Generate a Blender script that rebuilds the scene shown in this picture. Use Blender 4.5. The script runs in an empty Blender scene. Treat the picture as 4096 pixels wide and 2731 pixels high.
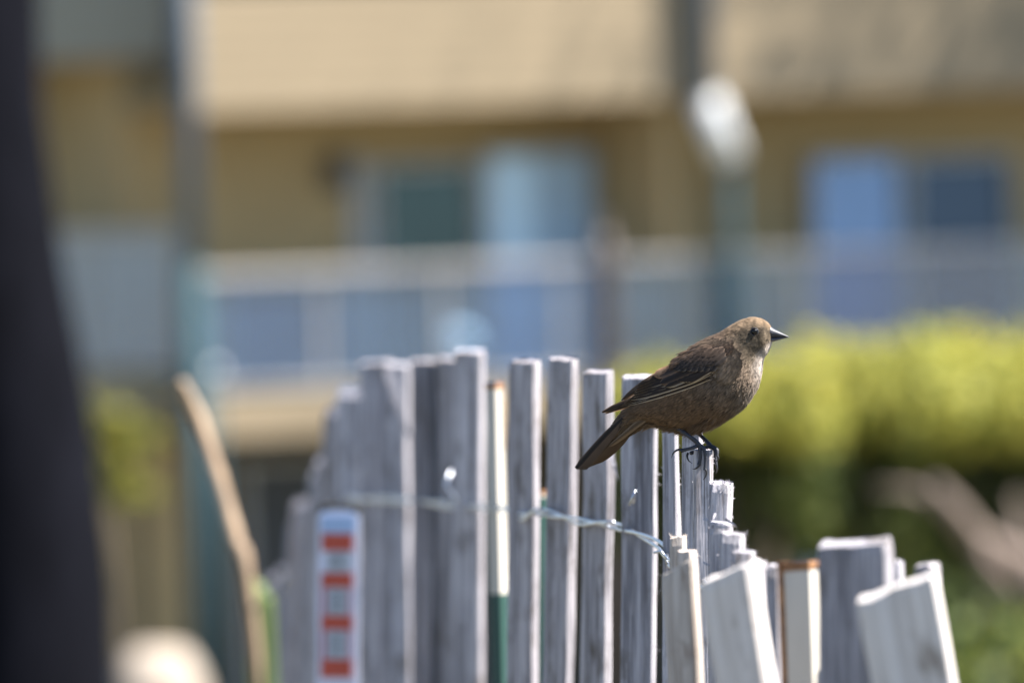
import bpy, math, random
from mathutils import Vector, Matrix, noise, kdtree
R = math.radians
random.seed(7)
scene = bpy.context.scene
col = scene.collection

# ------------------------------------------------------------------ camera
K = 22.3 / 250.0 / 4096.0            # radians per photo pixel (250 mm lens, 22.3 mm sensor)
PITCH, ROLL = 0.0369, R(-1.3)
CAM = Vector((0, 0, 1.6))
CROT = Matrix.Rotation(math.pi / 2 - PITCH, 3, 'X') @ Matrix.Rotation(ROLL, 3, 'Z')
cd = bpy.data.cameras.new('camera')
cam = bpy.data.objects.new('camera', cd)
col.objects.link(cam)
cam.matrix_world = Matrix.Translation(CAM) @ CROT.to_4x4()
cd.lens = 250
cd.sensor_width = 22.3
cd.clip_start = 0.1
cd.clip_end = 3000
cd.dof.use_dof = True
cd.dof.focus_distance = 8.40
cd.dof.aperture_fstop = 6.6
scene.camera = cam

# ------------------------------------------------------------------ sky, sun, exposure
SUN = Vector((0.60, 0.0, 0.80)).normalized()
world = bpy.data.worlds.new('World')
scene.world = world
world.use_nodes = True
wn = world.node_tree
bg = wn.nodes['Background']
sky = wn.nodes.new('ShaderNodeTexSky')
sky.sky_type = 'NISHITA'
sky.sun_disc = False
sky.sun_elevation = math.asin(SUN.z)
sky.sun_rotation = math.atan2(SUN.x, SUN.y)
sky.ozone_density = 5.0
sky.dust_density = 0.3
wn.links.new(sky.outputs[0], bg.inputs[0])
bg.inputs[1].default_value = 0.05
sl = bpy.data.lights.new('sun', 'SUN')
sl.energy = 5.0
sl.angle = R(0.5)
sl.color = (1.0, 0.94, 0.86)
sun = bpy.data.objects.new('sun', sl)
sun.rotation_euler = SUN.to_track_quat('Z', 'Y').to_euler()
sun.location = (20, 5, 40)
col.objects.link(sun)
scene.view_settings.view_transform = 'Standard'
scene.view_settings.look = 'None'
scene.view_settings.exposure = 2.1
scene.view_settings.gamma = 1.0
scene.cycles.use_denoising = True
scene.cycles.max_bounces = 8
scene.cycles.transparent_max_bounces = 12
scene.cycles.caustics_reflective = False
scene.cycles.caustics_refractive = False

# ------------------------------------------------------------------ helpers
def P(px, py, D):
    """world point seen at photo pixel (px,py) at depth D metres"""
    return CAM + CROT @ Vector(((px - 2048) * K * D, -(py - 1365.5) * K * D, -D))

def obj(name, verts, faces, mat=None, parent=None, smooth=False, cols=None):
    me = bpy.data.meshes.new(name)
    me.from_pydata([tuple(v) for v in verts], [], faces)
    if smooth:
        me.polygons.foreach_set('use_smooth', [True] * len(me.polygons))
    if cols is not None:
        a = me.color_attributes.new('tint', 'FLOAT_COLOR', 'POINT')
        flat = []
        for c in cols:
            flat += [c[0], c[1], c[2], 1.0]
        a.data.foreach_set('color', flat)
    me.update()
    o = bpy.data.objects.new(name, me)
    col.objects.link(o)
    if mat:
        me.materials.append(mat)
    if parent:
        o.parent = parent
    return o

def empty(name, loc=(0, 0, 0), rz=0):
    o = bpy.data.objects.new(name, None)
    o.location = loc
    o.rotation_euler = (0, 0, rz)
    o.empty_display_size = 0.05
    col.objects.link(o)
    return o

def tag(o, label=None, cat=None, group=None, kind=None):
    if label: o['label'] = label
    if cat: o['category'] = cat
    if group: o['group'] = group
    if kind: o['kind'] = kind
    return o

BOXF = [(0, 3, 2, 1), (4, 5, 6, 7), (0, 1, 5, 4), (1, 2, 6, 5), (2, 3, 7, 6), (3, 0, 4, 7)]
def box_geo(x0, x1, y0, y1, z0, z1):
    return ([(x0, y0, z0), (x1, y0, z0), (x1, y1, z0), (x0, y1, z0),
             (x0, y0, z1), (x1, y0, z1), (x1, y1, z1), (x0, y1, z1)], list(BOXF))

def box(name, x0, x1, y0, y1, z0, z1, mat, parent=None, bevel=0):
    v, f = box_geo(x0, x1, y0, y1, z0, z1)
    o = obj(name, v, f, mat, parent)
    if bevel:
        b = o.modifiers.new('bevel', 'BEVEL'); b.width = bevel; b.segments = 2
    return o

def tube_geo(pts, rad, seg=8, flat=1.0):
    """tube along pts with per-point radii; closed ends"""
    pts = [Vector(p) for p in pts]
    n = len(pts)
    verts, faces = [], []
    prev = None
    for i, p in enumerate(pts):
        t = (pts[min(i + 1, n - 1)] - pts[max(i - 1, 0)])
        t = t.normalized() if t.length > 1e-9 else Vector((0, 0, 1))
        if prev is None:
            a = Vector((0, 1, 0)) if abs(t.y) < 0.8 else Vector((1, 0, 0))
        else:
            a = prev
        a = (a - t * a.dot(t)).normalized()
        b = t.cross(a)
        prev = a
        r = rad[i] if isinstance(rad, (list, tuple)) else rad
        for s in range(seg):
            th = 2 * math.pi * s / seg
            verts.append(p + a * math.cos(th) * r + b * math.sin(th) * r * flat)
    for i in range(n - 1):
        for s in range(seg):
            s2 = (s + 1) % seg
            faces.append((i * seg + s, i * seg + s2, (i + 1) * seg + s2, (i + 1) * seg + s))
    faces.append(tuple(range(seg))[::-1])
    faces.append(tuple((n - 1) * seg + s for s in range(seg)))
    return verts, faces

def tube(name, pts, rad, mat, parent=None, seg=8):
    v, f = tube_geo(pts, rad, seg)
    return obj(name, v, f, mat, parent, smooth=True)

def catmull(pts, n):
    """resample list of tuples by Catmull-Rom to n samples"""
    m = len(pts)
    out = []
    for i in range(n):
        x = i * (m - 1) / (n - 1)
        k = min(int(x), m - 2)
        t = x - k
        p0 = pts[max(k - 1, 0)]; p1 = pts[k]; p2 = pts[k + 1]; p3 = pts[min(k + 2, m - 1)]
        out.append(tuple(0.5 * (2 * b + (c - a) * t + (2 * a - 5 * b + 4 * c - d) * t * t + (3 * b - a - 3 * c + d) * t ** 3)
                         for a, b, c, d in zip(p0, p1, p2, p3)))
    return out

# ------------------------------------------------------------------ materials
def mat(name, color, rough=0.7, metal=0.0, spec=0.5, var=0.0, scale=(5, 5, 5), bump=0.0, detail=4, second=None):
    m = bpy.data.materials.new(name)
    m.use_nodes = True
    nt = m.node_tree
    b = nt.nodes['Principled BSDF']
    b.inputs['Base Color'].default_value = (*color, 1)
    b.inputs['Roughness'].default_value = rough
    b.inputs['Metallic'].default_value = metal
    b.inputs['Specular IOR Level'].default_value = spec
    if var or bump or second:
        tc = nt.nodes.new('ShaderNodeTexCoord')
        mp = nt.nodes.new('ShaderNodeMapping')
        mp.inputs['Scale'].default_value = scale
        nz = nt.nodes.new('ShaderNodeTexNoise')
        nz.inputs['Detail'].default_value = detail
        nz.inputs['Scale'].default_value = 1.0
        nt.links.new(tc.outputs['Object'], mp.inputs[0])
        nt.links.new(mp.outputs[0], nz.inputs['Vector'])
        if var or second:
            cr = nt.nodes.new('ShaderNodeValToRGB')
            c2 = second or tuple(min(1, c * (1 + var)) for c in color)
            c1 = color if second else tuple(c * (1 - var) for c in color)
            cr.color_ramp.elements[0].position = 0.3
            cr.color_ramp.elements[1].position = 0.7
            cr.color_ramp.elements[0].color = (*c1, 1)
            cr.color_ramp.elements[1].color = (*c2, 1)
            nt.links.new(nz.outputs['Fac'], cr.inputs[0])
            nt.links.new(cr.outputs[0], b.inputs['Base Color'])
        if bump:
            bp = nt.nodes.new('ShaderNodeBump')
            bp.inputs['Strength'].default_value = bump
            bp.inputs['Distance'].default_value = 0.01
            nt.links.new(nz.outputs['Fac'], bp.inputs['Height'])
            nt.links.new(bp.outputs[0], b.inputs['Normal'])
    return m

def wood_mat(name, dark, light, stain=None, stain_amt=0.0, rough=0.8):
    """weathered split lath: streaks along the grain (object Z), blotches, per-slat tint"""
    m = bpy.data.materials.new(name)
    m.use_nodes = True
    nt = m.node_tree
    N, L = nt.nodes, nt.links
    b = N['Principled BSDF']
    b.inputs['Roughness'].default_value = rough
    b.inputs['Specular IOR Level'].default_value = 0.3
    tc = N.new('ShaderNodeTexCoord')
    oi = N.new('ShaderNodeObjectInfo')
    add = N.new('ShaderNodeVectorMath'); add.operation = 'ADD'
    comb = N.new('ShaderNodeCombineXYZ')
    mul = N.new('ShaderNodeMath'); mul.operation = 'MULTIPLY'; mul.inputs[1].default_value = 37.0
    L.new(oi.outputs['Random'], mul.inputs[0])
    for i in range(3): L.new(mul.outputs[0], comb.inputs[i])
    L.new(tc.outputs['Object'], add.inputs[0]); L.new(comb.outputs[0], add.inputs[1])
    def nz(sc, det, rgh=0.6):
        mp = N.new('ShaderNodeMapping'); mp.inputs['Scale'].default_value = sc
        L.new(add.outputs[0], mp.inputs[0])
        n = N.new('ShaderNodeTexNoise'); n.inputs['Scale'].default_value = 1; n.inputs['Detail'].default_value = det
        n.inputs['Roughness'].default_value = rgh
        L.new(mp.outputs[0], n.inputs['Vector'])
        return n
    grain = nz((900, 900, 22), 4)
    band = nz((140, 140, 6), 3)
    blot = nz((60, 60, 25), 5)
    cr = N.new('ShaderNodeValToRGB')
    cr.color_ramp.elements[0].position = 0.40; cr.color_ramp.elements[0].color = (*dark, 1)
    cr.color_ramp.elements[1].position = 0.60; cr.color_ramp.elements[1].color = (*light, 1)
    mx = N.new('ShaderNodeMath'); mx.operation = 'ADD'
    m1 = N.new('ShaderNodeMath'); m1.operation = 'MULTIPLY'; m1.inputs[1].default_value = 0.45
    m2 = N.new('ShaderNodeMath'); m2.operation = 'MULTIPLY'; m2.inputs[1].default_value = 0.55
    L.new(grain.outputs['Fac'], m1.inputs[0]); L.new(band.outputs['Fac'], m2.inputs[0])
    L.new(m1.outputs[0], mx.inputs[0]); L.new(m2.outputs[0], mx.inputs[1])
    L.new(mx.outputs[0], cr.inputs[0])
    # per slat tint
    hsv = N.new('ShaderNodeHueSaturation')
    mr = N.new('ShaderNodeMapRange'); mr.inputs['To Min'].default_value = 0.74; mr.inputs['To Max'].default_value = 1.2
    L.new(oi.outputs['Random'], mr.inputs['Value']); L.new(mr.outputs[0], hsv.inputs['Value'])
    L.new(cr.outputs[0], hsv.inputs['Color'])
    out = hsv.outputs[0]
    if stain:
        sr = N.new('ShaderNodeValToRGB')
        sr.color_ramp.elements[0].position = 0.62 - 0.25 * stain_amt
        sr.color_ramp.elements[1].position = 0.80 - 0.2 * stain_amt
        L.new(blot.outputs['Fac'], sr.inputs[0])
        mix = N.new('ShaderNodeMix'); mix.data_type = 'RGBA'
        L.new(sr.outputs[0], mix.inputs[0]); L.new(out, mix.inputs[6]); mix.inputs[7].default_value = (*stain, 1)
        out = mix.outputs[2]
    # browner on some slats
    fr_n = N.new('ShaderNodeMath'); fr_n.operation = 'FRACT'
    f13 = N.new('ShaderNodeMath'); f13.operation = 'MULTIPLY'; f13.inputs[1].default_value = 13.7
    L.new(oi.outputs['Random'], f13.inputs[0]); L.new(f13.outputs[0], fr_n.inputs[0])
    tone = N.new('ShaderNodeMix'); tone.data_type = 'RGBA'; tone.blend_type = 'MULTIPLY'
    m45 = N.new('ShaderNodeMath'); m45.operation = 'MULTIPLY'; m45.inputs[1].default_value = 0.45
    L.new(fr_n.outputs[0], m45.inputs[0]); L.new(m45.outputs[0], tone.inputs[0])
    L.new(out, tone.inputs[6]); tone.inputs[7].default_value = (1.0, 0.92, 0.84, 1)
    # drying cracks along the grain
    crk = nz((420, 420, 5), 2)
    cr2 = N.new('ShaderNodeValToRGB')
    cr2.color_ramp.elements[0].position = 0.64; cr2.color_ramp.elements[1].position = 0.70
    cr2.color_ramp.elements[0].color = (1, 1, 1, 1); cr2.color_ramp.elements[1].color = (0.42, 0.40, 0.39, 1)
    L.new(crk.outputs['Fac'], cr2.inputs[0])
    cmx = N.new('ShaderNodeMix'); cmx.data_type = 'RGBA'; cmx.blend_type = 'MULTIPLY'; cmx.inputs[0].default_value = 1.0
    L.new(tone.outputs[2], cmx.inputs[6]); L.new(cr2.outputs[0], cmx.inputs[7])
    out = cmx.outputs[2]
    L.new(out, b.inputs['Base Color'])
    bp = N.new('ShaderNodeBump'); bp.inputs['Strength'].default_value = 0.8; bp.inputs['Distance'].default_value = 0.002
    L.new(mx.outputs[0], bp.inputs['Height']); L.new(bp.outputs[0], b.inputs['Normal'])
    return m

def tint_mat(name, rough=0.75, spec=0.25, transl=0.0, sheen=0.0, noise_scale=0, noise_amt=0.0):
    """base colour from the 'tint' attribute of the mesh (plumage, leaves)"""
    m = bpy.data.materials.new(name)
    m.use_nodes = True
    nt = m.node_tree
    N, L = nt.nodes, nt.links
    b = N['Principled BSDF']
    b.inputs['Roughness'].default_value = rough
    b.inputs['Specular IOR Level'].default_value = spec
    b.inputs['Sheen Weight'].default_value = sheen
    at = N.new('ShaderNodeAttribute'); at.attribute_name = 'tint'
    src = at.outputs['Color']
    if noise_scale:
        tc = N.new('ShaderNodeTexCoord')
        nz = N.new('ShaderNodeTexNoise'); nz.inputs['Scale'].default_value = noise_scale; nz.inputs['Detail'].default_value = 3
        L.new(tc.outputs['Object'], nz.inputs['Vector'])
        mr = N.new('ShaderNodeMapRange'); mr.inputs['From Min'].default_value = 0.3; mr.inputs['From Max'].default_value = 0.7
        mr.inputs['To Min'].default_value = 1 - noise_amt; mr.inputs['To Max'].default_value = 1 + noise_amt
        L.new(nz.outputs['Fac'], mr.inputs['Value'])
        h = N.new('ShaderNodeHueSaturation'); L.new(src, h.inputs['Color']); L.new(mr.outputs[0], h.inputs['Value'])
        src = h.outputs[0]
    L.new(src, b.inputs['Base Color'])
    if transl:
        t = N.new('ShaderNodeBsdfTranslucent'); L.new(src, t.inputs['Color'])
        mx = N.new('ShaderNodeMixShader'); mx.inputs[0].default_value = transl
        L.new(b.outputs[0], mx.inputs[1]); L.new(t.outputs[0], mx.inputs[2])
        L.new(mx.outputs[0], N['Material Output'].inputs['Surface'])
    return m

M = {}
M['sand'] = mat('sand', (0.095, 0.088, 0.062), 0.95, var=0.15, scale=(1.5, 1.5, 1.5), bump=0.3)
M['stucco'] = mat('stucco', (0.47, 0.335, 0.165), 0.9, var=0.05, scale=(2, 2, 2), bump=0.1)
M['siding'] = mat('siding', (0.28, 0.22, 0.14), 0.75, var=0.05, scale=(1, 1, 8))
M['wing_siding'] = mat('wing_siding', (0.33, 0.31, 0.24), 0.8, var=0.05, scale=(1, 1, 8))
M['wing_wall'] = mat('wing_wall', (0.37, 0.315, 0.20), 0.9, var=0.06, scale=(2, 2, 2))
M['lower_wall_shaded'] = mat('lower_wall_shaded', (0.09, 0.07, 0.045), 0.9, var=0.1, scale=(2, 2, 2))  # shade under the slab is put into this wall colour
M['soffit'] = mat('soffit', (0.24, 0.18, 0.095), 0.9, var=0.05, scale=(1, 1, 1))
M['rail_white'] = mat('rail_white', (0.46, 0.43, 0.41), 0.45, var=0.04, scale=(3, 3, 3))
M['frame'] = mat('frame', (0.47, 0.455, 0.43), 0.5, var=0.04, scale=(3, 3, 3))
M['teal_paint'] = mat('teal_paint', (0.036, 0.072, 0.088), 0.9, spec=0.1, var=0.1, scale=(2, 2, 2))
M['slate_paint'] = mat('slate_paint', (0.13, 0.165, 0.21), 0.8, spec=0.15, var=0.08, scale=(2, 2, 2))
M['white_paint'] = mat('white_paint', (0.85, 0.86, 0.85), 0.35, var=0.03, scale=(2, 2, 2))
M['dark_glass'] = mat('dark_glass', (0.03, 0.06, 0.07), 0.08, metal=0.35, var=0.2, scale=(1, 1, 1))
M['curtain_glass'] = mat('curtain_glass', (0.58, 0.77, 0.99), 0.15, metal=0.12, var=0.05, scale=(14, 1, 0.5))
M['blue_glass'] = mat('blue_glass', (0.13, 0.20, 0.38), 0.12, metal=0.6, var=0.1, scale=(1, 1, 1))
M['navy_glass'] = mat('navy_glass', (0.03, 0.05, 0.095), 0.1, metal=0.6, var=0.1, scale=(1, 1, 1))
M['brown_paint'] = mat('brown_paint', (0.032, 0.022, 0.020), 0.6, var=0.15, scale=(6, 6, 2))
M['dark_metal'] = mat('dark_metal', (0.03, 0.03, 0.03), 0.5)
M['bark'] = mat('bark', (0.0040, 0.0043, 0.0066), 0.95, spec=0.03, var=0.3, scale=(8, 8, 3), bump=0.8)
M['dead_wood'] = mat('dead_wood', (0.15, 0.115, 0.095), 0.9, var=0.2, scale=(9, 9, 9), bump=0.5)
M['stem'] = mat('stem', (0.10, 0.075, 0.05), 0.9, var=0.2, scale=(12, 12, 12))
M['boulder'] = mat('boulder', (0.30, 0.255, 0.21), 0.9, var=0.12, scale=(4, 4, 4), bump=0.4)
M['reed'] = mat('reed', (0.30, 0.215, 0.14), 0.8, second=(0.20, 0.14, 0.09), scale=(40, 40, 9))
M['grass_blade'] = mat('grass_blade', (0.16, 0.22, 0.06), 0.6, var=0.2, scale=(20, 20, 20))
M['slat_grey'] = wood_mat('slat_grey', (0.170, 0.164, 0.186), (0.51, 0.495, 0.545), (0.10, 0.085, 0.075), 0.35)
M['slat_white'] = wood_mat('slat_white', (0.54, 0.50, 0.48), (0.70, 0.665, 0.655), (0.26, 0.22, 0.19), 0.28)
M['slat_tan'] = wood_mat('slat_tan', (0.37, 0.31, 0.265), (0.64, 0.585, 0.54), (0.22, 0.165, 0.13), 0.32)
M['slat_dark'] = wood_mat('slat_dark', (0.035, 0.038, 0.048), (0.09, 0.09, 0.105), (0.03, 0.028, 0.026), 0.2)  # deep shade put into the wood colour
M['wire'] = mat('wire', (0.50, 0.53, 0.60), 0.30, metal=1.0, var=0.1, scale=(300, 300, 300))
M['post_white'] = mat('post_white', (0.50, 0.47, 0.42), 0.6, spec=0.2, var=0.12, scale=(30, 30, 8))
M['post_green'] = mat('post_green', (0.014, 0.055, 0.045), 0.5, var=0.15, scale=(30, 30, 8))
M['rust'] = mat('rust', (0.36, 0.18, 0.075), 0.9, second=(0.13, 0.06, 0.03), scale=(120, 120, 90), bump=0.4)
M['strip_white'] = mat('strip_white', (0.60, 0.62, 0.76), 0.35, var=0.05, scale=(20, 20, 20))
M['strip_blue'] = mat('strip_blue', (0.33, 0.46, 0.70), 0.3, var=0.05, scale=(20, 20, 20))
M['strip_red'] = mat('strip_red', (0.42, 0.058, 0.03), 0.45, var=0.1, scale=(40, 40, 40))
M['strip_pink'] = mat('strip_pink', (0.36, 0.15, 0.19), 0.45, var=0.1, scale=(40, 40, 40))
M['strip_grey'] = mat('strip_grey', (0.40, 0.44, 0.50), 0.45, var=0.05, scale=(20, 20, 20))
M['strip_ink'] = mat('strip_ink', (0.16, 0.17, 0.20), 0.5)
M['leaf'] = tint_mat('leaf', 0.6, 0.3, transl=0.22)
M['plumage'] = tint_mat('plumage', 0.8, 0.2, transl=0.10, sheen=0.05)
M['body_skin'] = tint_mat('body_skin', 0.9, 0.1, noise_scale=350, noise_amt=0.3)
M['flight'] = tint_mat('flight', 0.7, 0.15, transl=0.06)
M['bill'] = mat('bill', (0.030, 0.032, 0.045), 0.48, var=0.35, scale=(200, 200, 200))
M['bill_low'] = mat('bill_low', (0.055, 0.055, 0.07), 0.38, var=0.3, scale=(200, 200, 200))
M['eye'] = mat('eye', (0.004, 0.003, 0.003), 0.06, spec=0.3)
M['leg'] = mat('leg', (0.020, 0.022, 0.032), 0.6, var=0.4, scale=(500, 500, 500), bump=0.15)
M['claw'] = mat('claw', (0.02, 0.018, 0.02), 0.3)

# glass of the balcony railing
g = bpy.data.materials.new('rail_glass'); g.use_nodes = True
nt = g.node_tree
tr = nt.nodes.new('ShaderNodeBsdfTransparent'); tr.inputs[0].default_value = (0.62, 0.79, 0.95, 1)
gl = nt.nodes.new('ShaderNodeBsdfGlossy'); gl.inputs['Roughness'].default_value = 0.05
df = nt.nodes.new('ShaderNodeBsdfDiffuse'); df.inputs[0].default_value = (0.20, 0.38, 0.65, 1)
m1 = nt.nodes.new('ShaderNodeMixShader'); m1.inputs[0].default_value = 0.16
m2 = nt.nodes.new('ShaderNodeMixShader'); m2.inputs[0].default_value = 0.07
nt.links.new(tr.outputs[0], m1.inputs[1]); nt.links.new(gl.outputs[0], m1.inputs[2])
nt.links.new(m1.outputs[0], m2.inputs[1]); nt.links.new(df.outputs[0], m2.inputs[2])
nt.links.new(m2.outputs[0], nt.nodes['Material Output'].inputs['Surface'])
M['rail_glass'] = g
g2 = g.copy(); g2.name = 'frosted_glass'
for n in g2.node_tree.nodes:
    if n.type == 'BSDF_DIFFUSE': n.inputs[0].default_value = (0.62, 0.66, 0.68, 1)
g2.node_tree.nodes[m2.name].inputs[0].default_value = 0.4
M['frosted_glass'] = g2

# ------------------------------------------------------------------ ground
GP = [(-60, 0.0), (9, 0.0), (16, -0.55), (30, -1.6), (50, -3.0), (75, -4.6), (93, -5.5), (120, -5.6), (2500, -5.6)]
def ground_z(x, y):
    for (a, za), (b, zb) in zip(GP, GP[1:]):
        if y <= b:
            t = max(0, (y - a) / (b - a))
            z = za + (zb - za) * t
            break
    else:
        z = GP[-1][1]
    if 2 < y < 90:
        z += 0.05 * noise.noise(Vector((x * 0.6, y * 0.6, 0)))
    return z
ys = [-60, -20, -5] + [i * 0.75 for i in range(0, 28)] + [22 + 3 * i for i in range(0, 34)] + [140, 200, 400, 900, 2500]
xs = [-2000, -500, -120, -50, -25] + [-14 + i for i in range(29)] + [25, 50, 120, 500, 2000]
gv = [(x, y, ground_z(x, y)) for y in ys for x in xs]
nx = len(xs)
gf = [(j * nx + i, j * nx + i + 1, (j + 1) * nx + i + 1, (j + 1) * nx + i) for j in range(len(ys) - 1) for i in range(nx - 1)]
tag(obj('ground', gv, gf, M['sand'], smooth=True), kind='structure')

# ------------------------------------------------------------------ building
BA = R(25)
B0 = P(2048, 1365.5, 100)
BASE = Vector((B0.x, B0.y, -5.6))
U = Vector((math.cos(BA), math.sin(BA), 0)); VI = Vector((-math.sin(BA), math.cos(BA), 0))
def BL(px, py, v=0.0):
    """(u, w) in building coordinates of pixel (px,py) on the plane v metres behind the front"""
    d = (P(px, py, 1) - CAM)
    t = ((BASE + VI * v) - CAM).dot(VI) / d.dot(VI)
    q = CAM + d * t - BASE
    return q.dot(U), q.z
def bu(px, v=0.0, py=1000): return BL(px, py, v)[0]
def bw(px, py, v=0.0): return BL(px, py, v)[1]

bld = empty('apartment_building', BASE, BA)
tag(bld, 'tan apartment building with glass railed balconies, far behind the fence', 'building')
UL, UR = bu(800), bu(4096) + 2.4
DEP = 1.6
w_par = bw(2400, 405)           # bottom of the upper parapet
w_rail = bw(2400, 1042)         # railing centre
w_fas1, w_fas0 = bw(1100, 1580), bw(1100, 1745)
# upper parapet: lap siding boards, each a piece
par = box('parapet', UL, UR, 0.03, 0.15, w_par, w_par + 1.30, M['siding'], bld)
nb = 8
for i in range(nb):
    z0 = w_par + i * 1.28 / nb
    obj('siding_board', [(UL - .01, 0.028, z0 + .16), (UR, 0.028, z0 + .16), (UR, 0.024, z0), (UL - .01, 0.024, z0), (UL - .01, 0.03, z0), (UR, 0.03, z0)],
        [(3, 2, 1, 0), (4, 5, 2, 3)], M['siding'], par)
box('coping', UL - .03, UR, -0.05, 0.20, w_par + 1.302, w_par + 1.36, M['rail_white'], bld)
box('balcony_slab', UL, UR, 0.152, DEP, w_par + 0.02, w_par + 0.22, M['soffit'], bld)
# lower balcony slab and fascia
fas = box('fascia', UL, UR, 0.02, 0.15, w_fas0, w_fas1, M['siding'], bld)
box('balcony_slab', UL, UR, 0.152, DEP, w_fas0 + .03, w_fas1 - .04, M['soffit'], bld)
# walls (middle storey in pieces round the openings kept simple: wall behind, joinery proud)
box('wall', UL, UR, DEP, DEP + .3, w_fas1 - .04, w_par + .2, M['stucco'], bld)
box('wall', UL, UR, DEP, DEP + .3, 0, w_fas0 + .03, M['lower_wall_shaded'], bld)
box('wall', UL, UR, DEP, DEP + .3, w_par + .22, w_par + 3.0, M['stucco'], bld)
rf = box('roof', UL - .3, UR, -0.2, 9.0, w_par + 3.0, w_par + 3.25, M['wing_siding'], bld)
box('rear_wall', UL, UR, 8.5, 8.8, 0, w_par + 3.0, M['stucco'], bld)
box('end_wall', UL - .02, UL + .25, DEP + .3, 8.5, 0, w_par + 3.0, M['stucco'], bld)
box('end_wall', UR - .3, UR + .02, DEP + .3, 8.5, 0, w_par + 3.0, M['stucco'], bld)
# partition between balconies
pu = bu(2715, 0.12)
box('partition_wall', pu - .09, pu + .02, 0.16, DEP, w_fas1 - .04, w_par + .02, M['stucco'], bld)

def joinery(name, px0, px1, py0, py1, glass, v=DEP, lean=.075):
    u0, u1 = bu(px0, v, py0), bu(px1, v, py0)
    w1 = bw((px0 + px1) / 2, py0, v); w0 = bw((px0 + px1) / 2, py1, v)
    w0 = max(w0, 0.05)
    fr = 0.055
    d = box(name, u0, u1, v - .04, v - .002, w0, w1, M['frame'], bld)
    a, b, c, e = u0 + fr, u1 - fr, w0 + fr, w1 - fr     # the pane leans back a little in its frame
    obj('pane', [(a, v - .13, c), (b, v - .13, c), (b, v - .12, c), (a, v - .12, c), (a, v - .13 + lean, e), (b, v - .13 + lean, e), (b, v - .12 + lean, e), (a, v - .12 + lean, e)], list(BOXF), glass, d)
    for (a, b, c, e) in ((u0, u0 + fr, w0, w1), (u1 - fr, u1, w0, w1), (u0 + fr, u1 - fr, w0, w0 + fr), (u0 + fr, u1 - fr, w1 - fr, w1)):
        box('frame', a, b, v - .14, v - .041, c, e, M['frame'], d)
    return d
flo = 1590
joinery('sliding_door', 1475, 1905, 655, flo, M['dark_glass'])
joinery('sliding_door', 1907, 2355, 600, flo, M['curtain_glass'])
box('door_surround', bu(1400, DEP), bu(1472, DEP), DEP - .06, DEP - .002, w_fas1, bw(1400, 640, DEP), M['frame'], bld)
joinery('sliding_door', 3215, 3600, 620, flo, M['blue_glass'])
joinery('sliding_door', 3604, 4030, 620, flo, M['navy_glass'])
joinery('window', 870, 1370, 1120, 1540, M['navy_glass'])
joinery('window', 3180, 3480, 2060, 2400, M['curtain_glass'])
joinery('garage_door', 940, 2050, 1810, 3000, M['dark_metal'])
joinery('entrance_door', 2950, 3150, 1900, 3000, M['brown_paint'])
# wall lamp
lu, lw = BL(1330, 690, DEP)
lamp = box('wall_lamp', lu - .09, lu + .09, DEP - .16, DEP - .002, lw - .16, lw + .16, M['dark_metal'], bld, bevel=.03)
# downspouts
def pipe(name, pts, r, m):
    return tube(name, pts, r, m, bld, seg=10)
d1 = bu(735, 0, 300)
pipe('downspout', [(d1, -.085, w_par + 3.0), (d1, -.085, w_rail + .1)], .09, M['slate_paint'])
pipe('downspout', [(d1, -.086, w_rail + .1), (d1, -.086, 0)], .10, M['teal_paint'])
ua, wa = BL(2826, 395, -.085)
ub, wb = BL(2922, 640, -.085)
pipe('downspout', [(ua, -.085, w_par + 3.0), (ua, -.085, wa)], .085, M['slate_paint'])
pipe('downspout', [(ub, -.085, wb), (ub, -.12, 0)], .065, M['teal_paint'])
pipe('downspout_offset', [(ua, -.085, wa), (ub, -.085, wb)], .14, M['white_paint'])  # white colour and extra girth stand in for sunlight on the slanted pipe
# railing
def railing(parent, u0, u1, v, wr, wf, glass, n, post=M['frame'], h=.055):
    box('top_rail', u0, u1, v - .06, v + .06, wr - h / 2, wr + h / 2, M['rail_white'], parent)
    box('bottom_rail', u0, u1, v - .03, v + .03, wf + .06, wf + .10, M['frame'], parent)
    st = (u1 - u0) / n
    for i in range(n + 1):
        x = u0 + i * st
        box('post', x - .016, x + .016, v - .02, v + .02, wf, wr - h / 2, post, parent)
    for i in range(n):
        x = u0 + i * st
        box('glass_panel', x + .03, x + st - .03, v - .006, v + .006, wf + .102, wr - h / 2 - .01, glass, parent)
rl = empty('railing', (0, 0, 0)); rl.parent = bld
railing(rl, UL + .02, UR, .07, w_rail, w_fas1, M['rail_glass'], 9)

# left wing of the building, turned a little away from the sun
WA = R(-7)
WB = P(705, 1365.5, 100.0); WB.z = -5.6
WU = Vector((math.cos(WA), math.sin(WA), 0)); WV = Vector((-math.sin(WA), math.cos(WA), 0))
def wl(px, py):
    d = (P(px, py, 1) - CAM)
    q = CAM + d * ((WB - CAM).dot(WV) / d.dot(WV)) - WB
    return q.dot(WU), q.z
wg = empty('building_wing', WB, WA)
tag(wg, 'grey-tan wing of the building with pale balcony panel beside the dark trunk', 'building')
WL, WR = wl(-700, 900)[0], 0.0
ww_par = wl(500, 240)[1]; ww_rail = wl(500, 935)[1]; ww_f1 = wl(500, 1500)[1]; ww_f0 = wl(500, 1690)[1]
WTOP = ww_par + 3.2
box('parapet', WL, WR, 0, .14, ww_par, ww_par + 1.2, M['wing_siding'], wg)
for i in range(8):
    z0 = ww_par + i * .15
    obj('siding_board', [(WL, -.002, z0 + .15), (WR, -.002, z0 + .15), (WR, -.024, z0), (WL, -.024, z0), (WL, -.001, z0), (WR, -.001, z0)], [(3, 2, 1, 0), (4, 5, 2, 3)], M['wing_siding'], wg)
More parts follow.
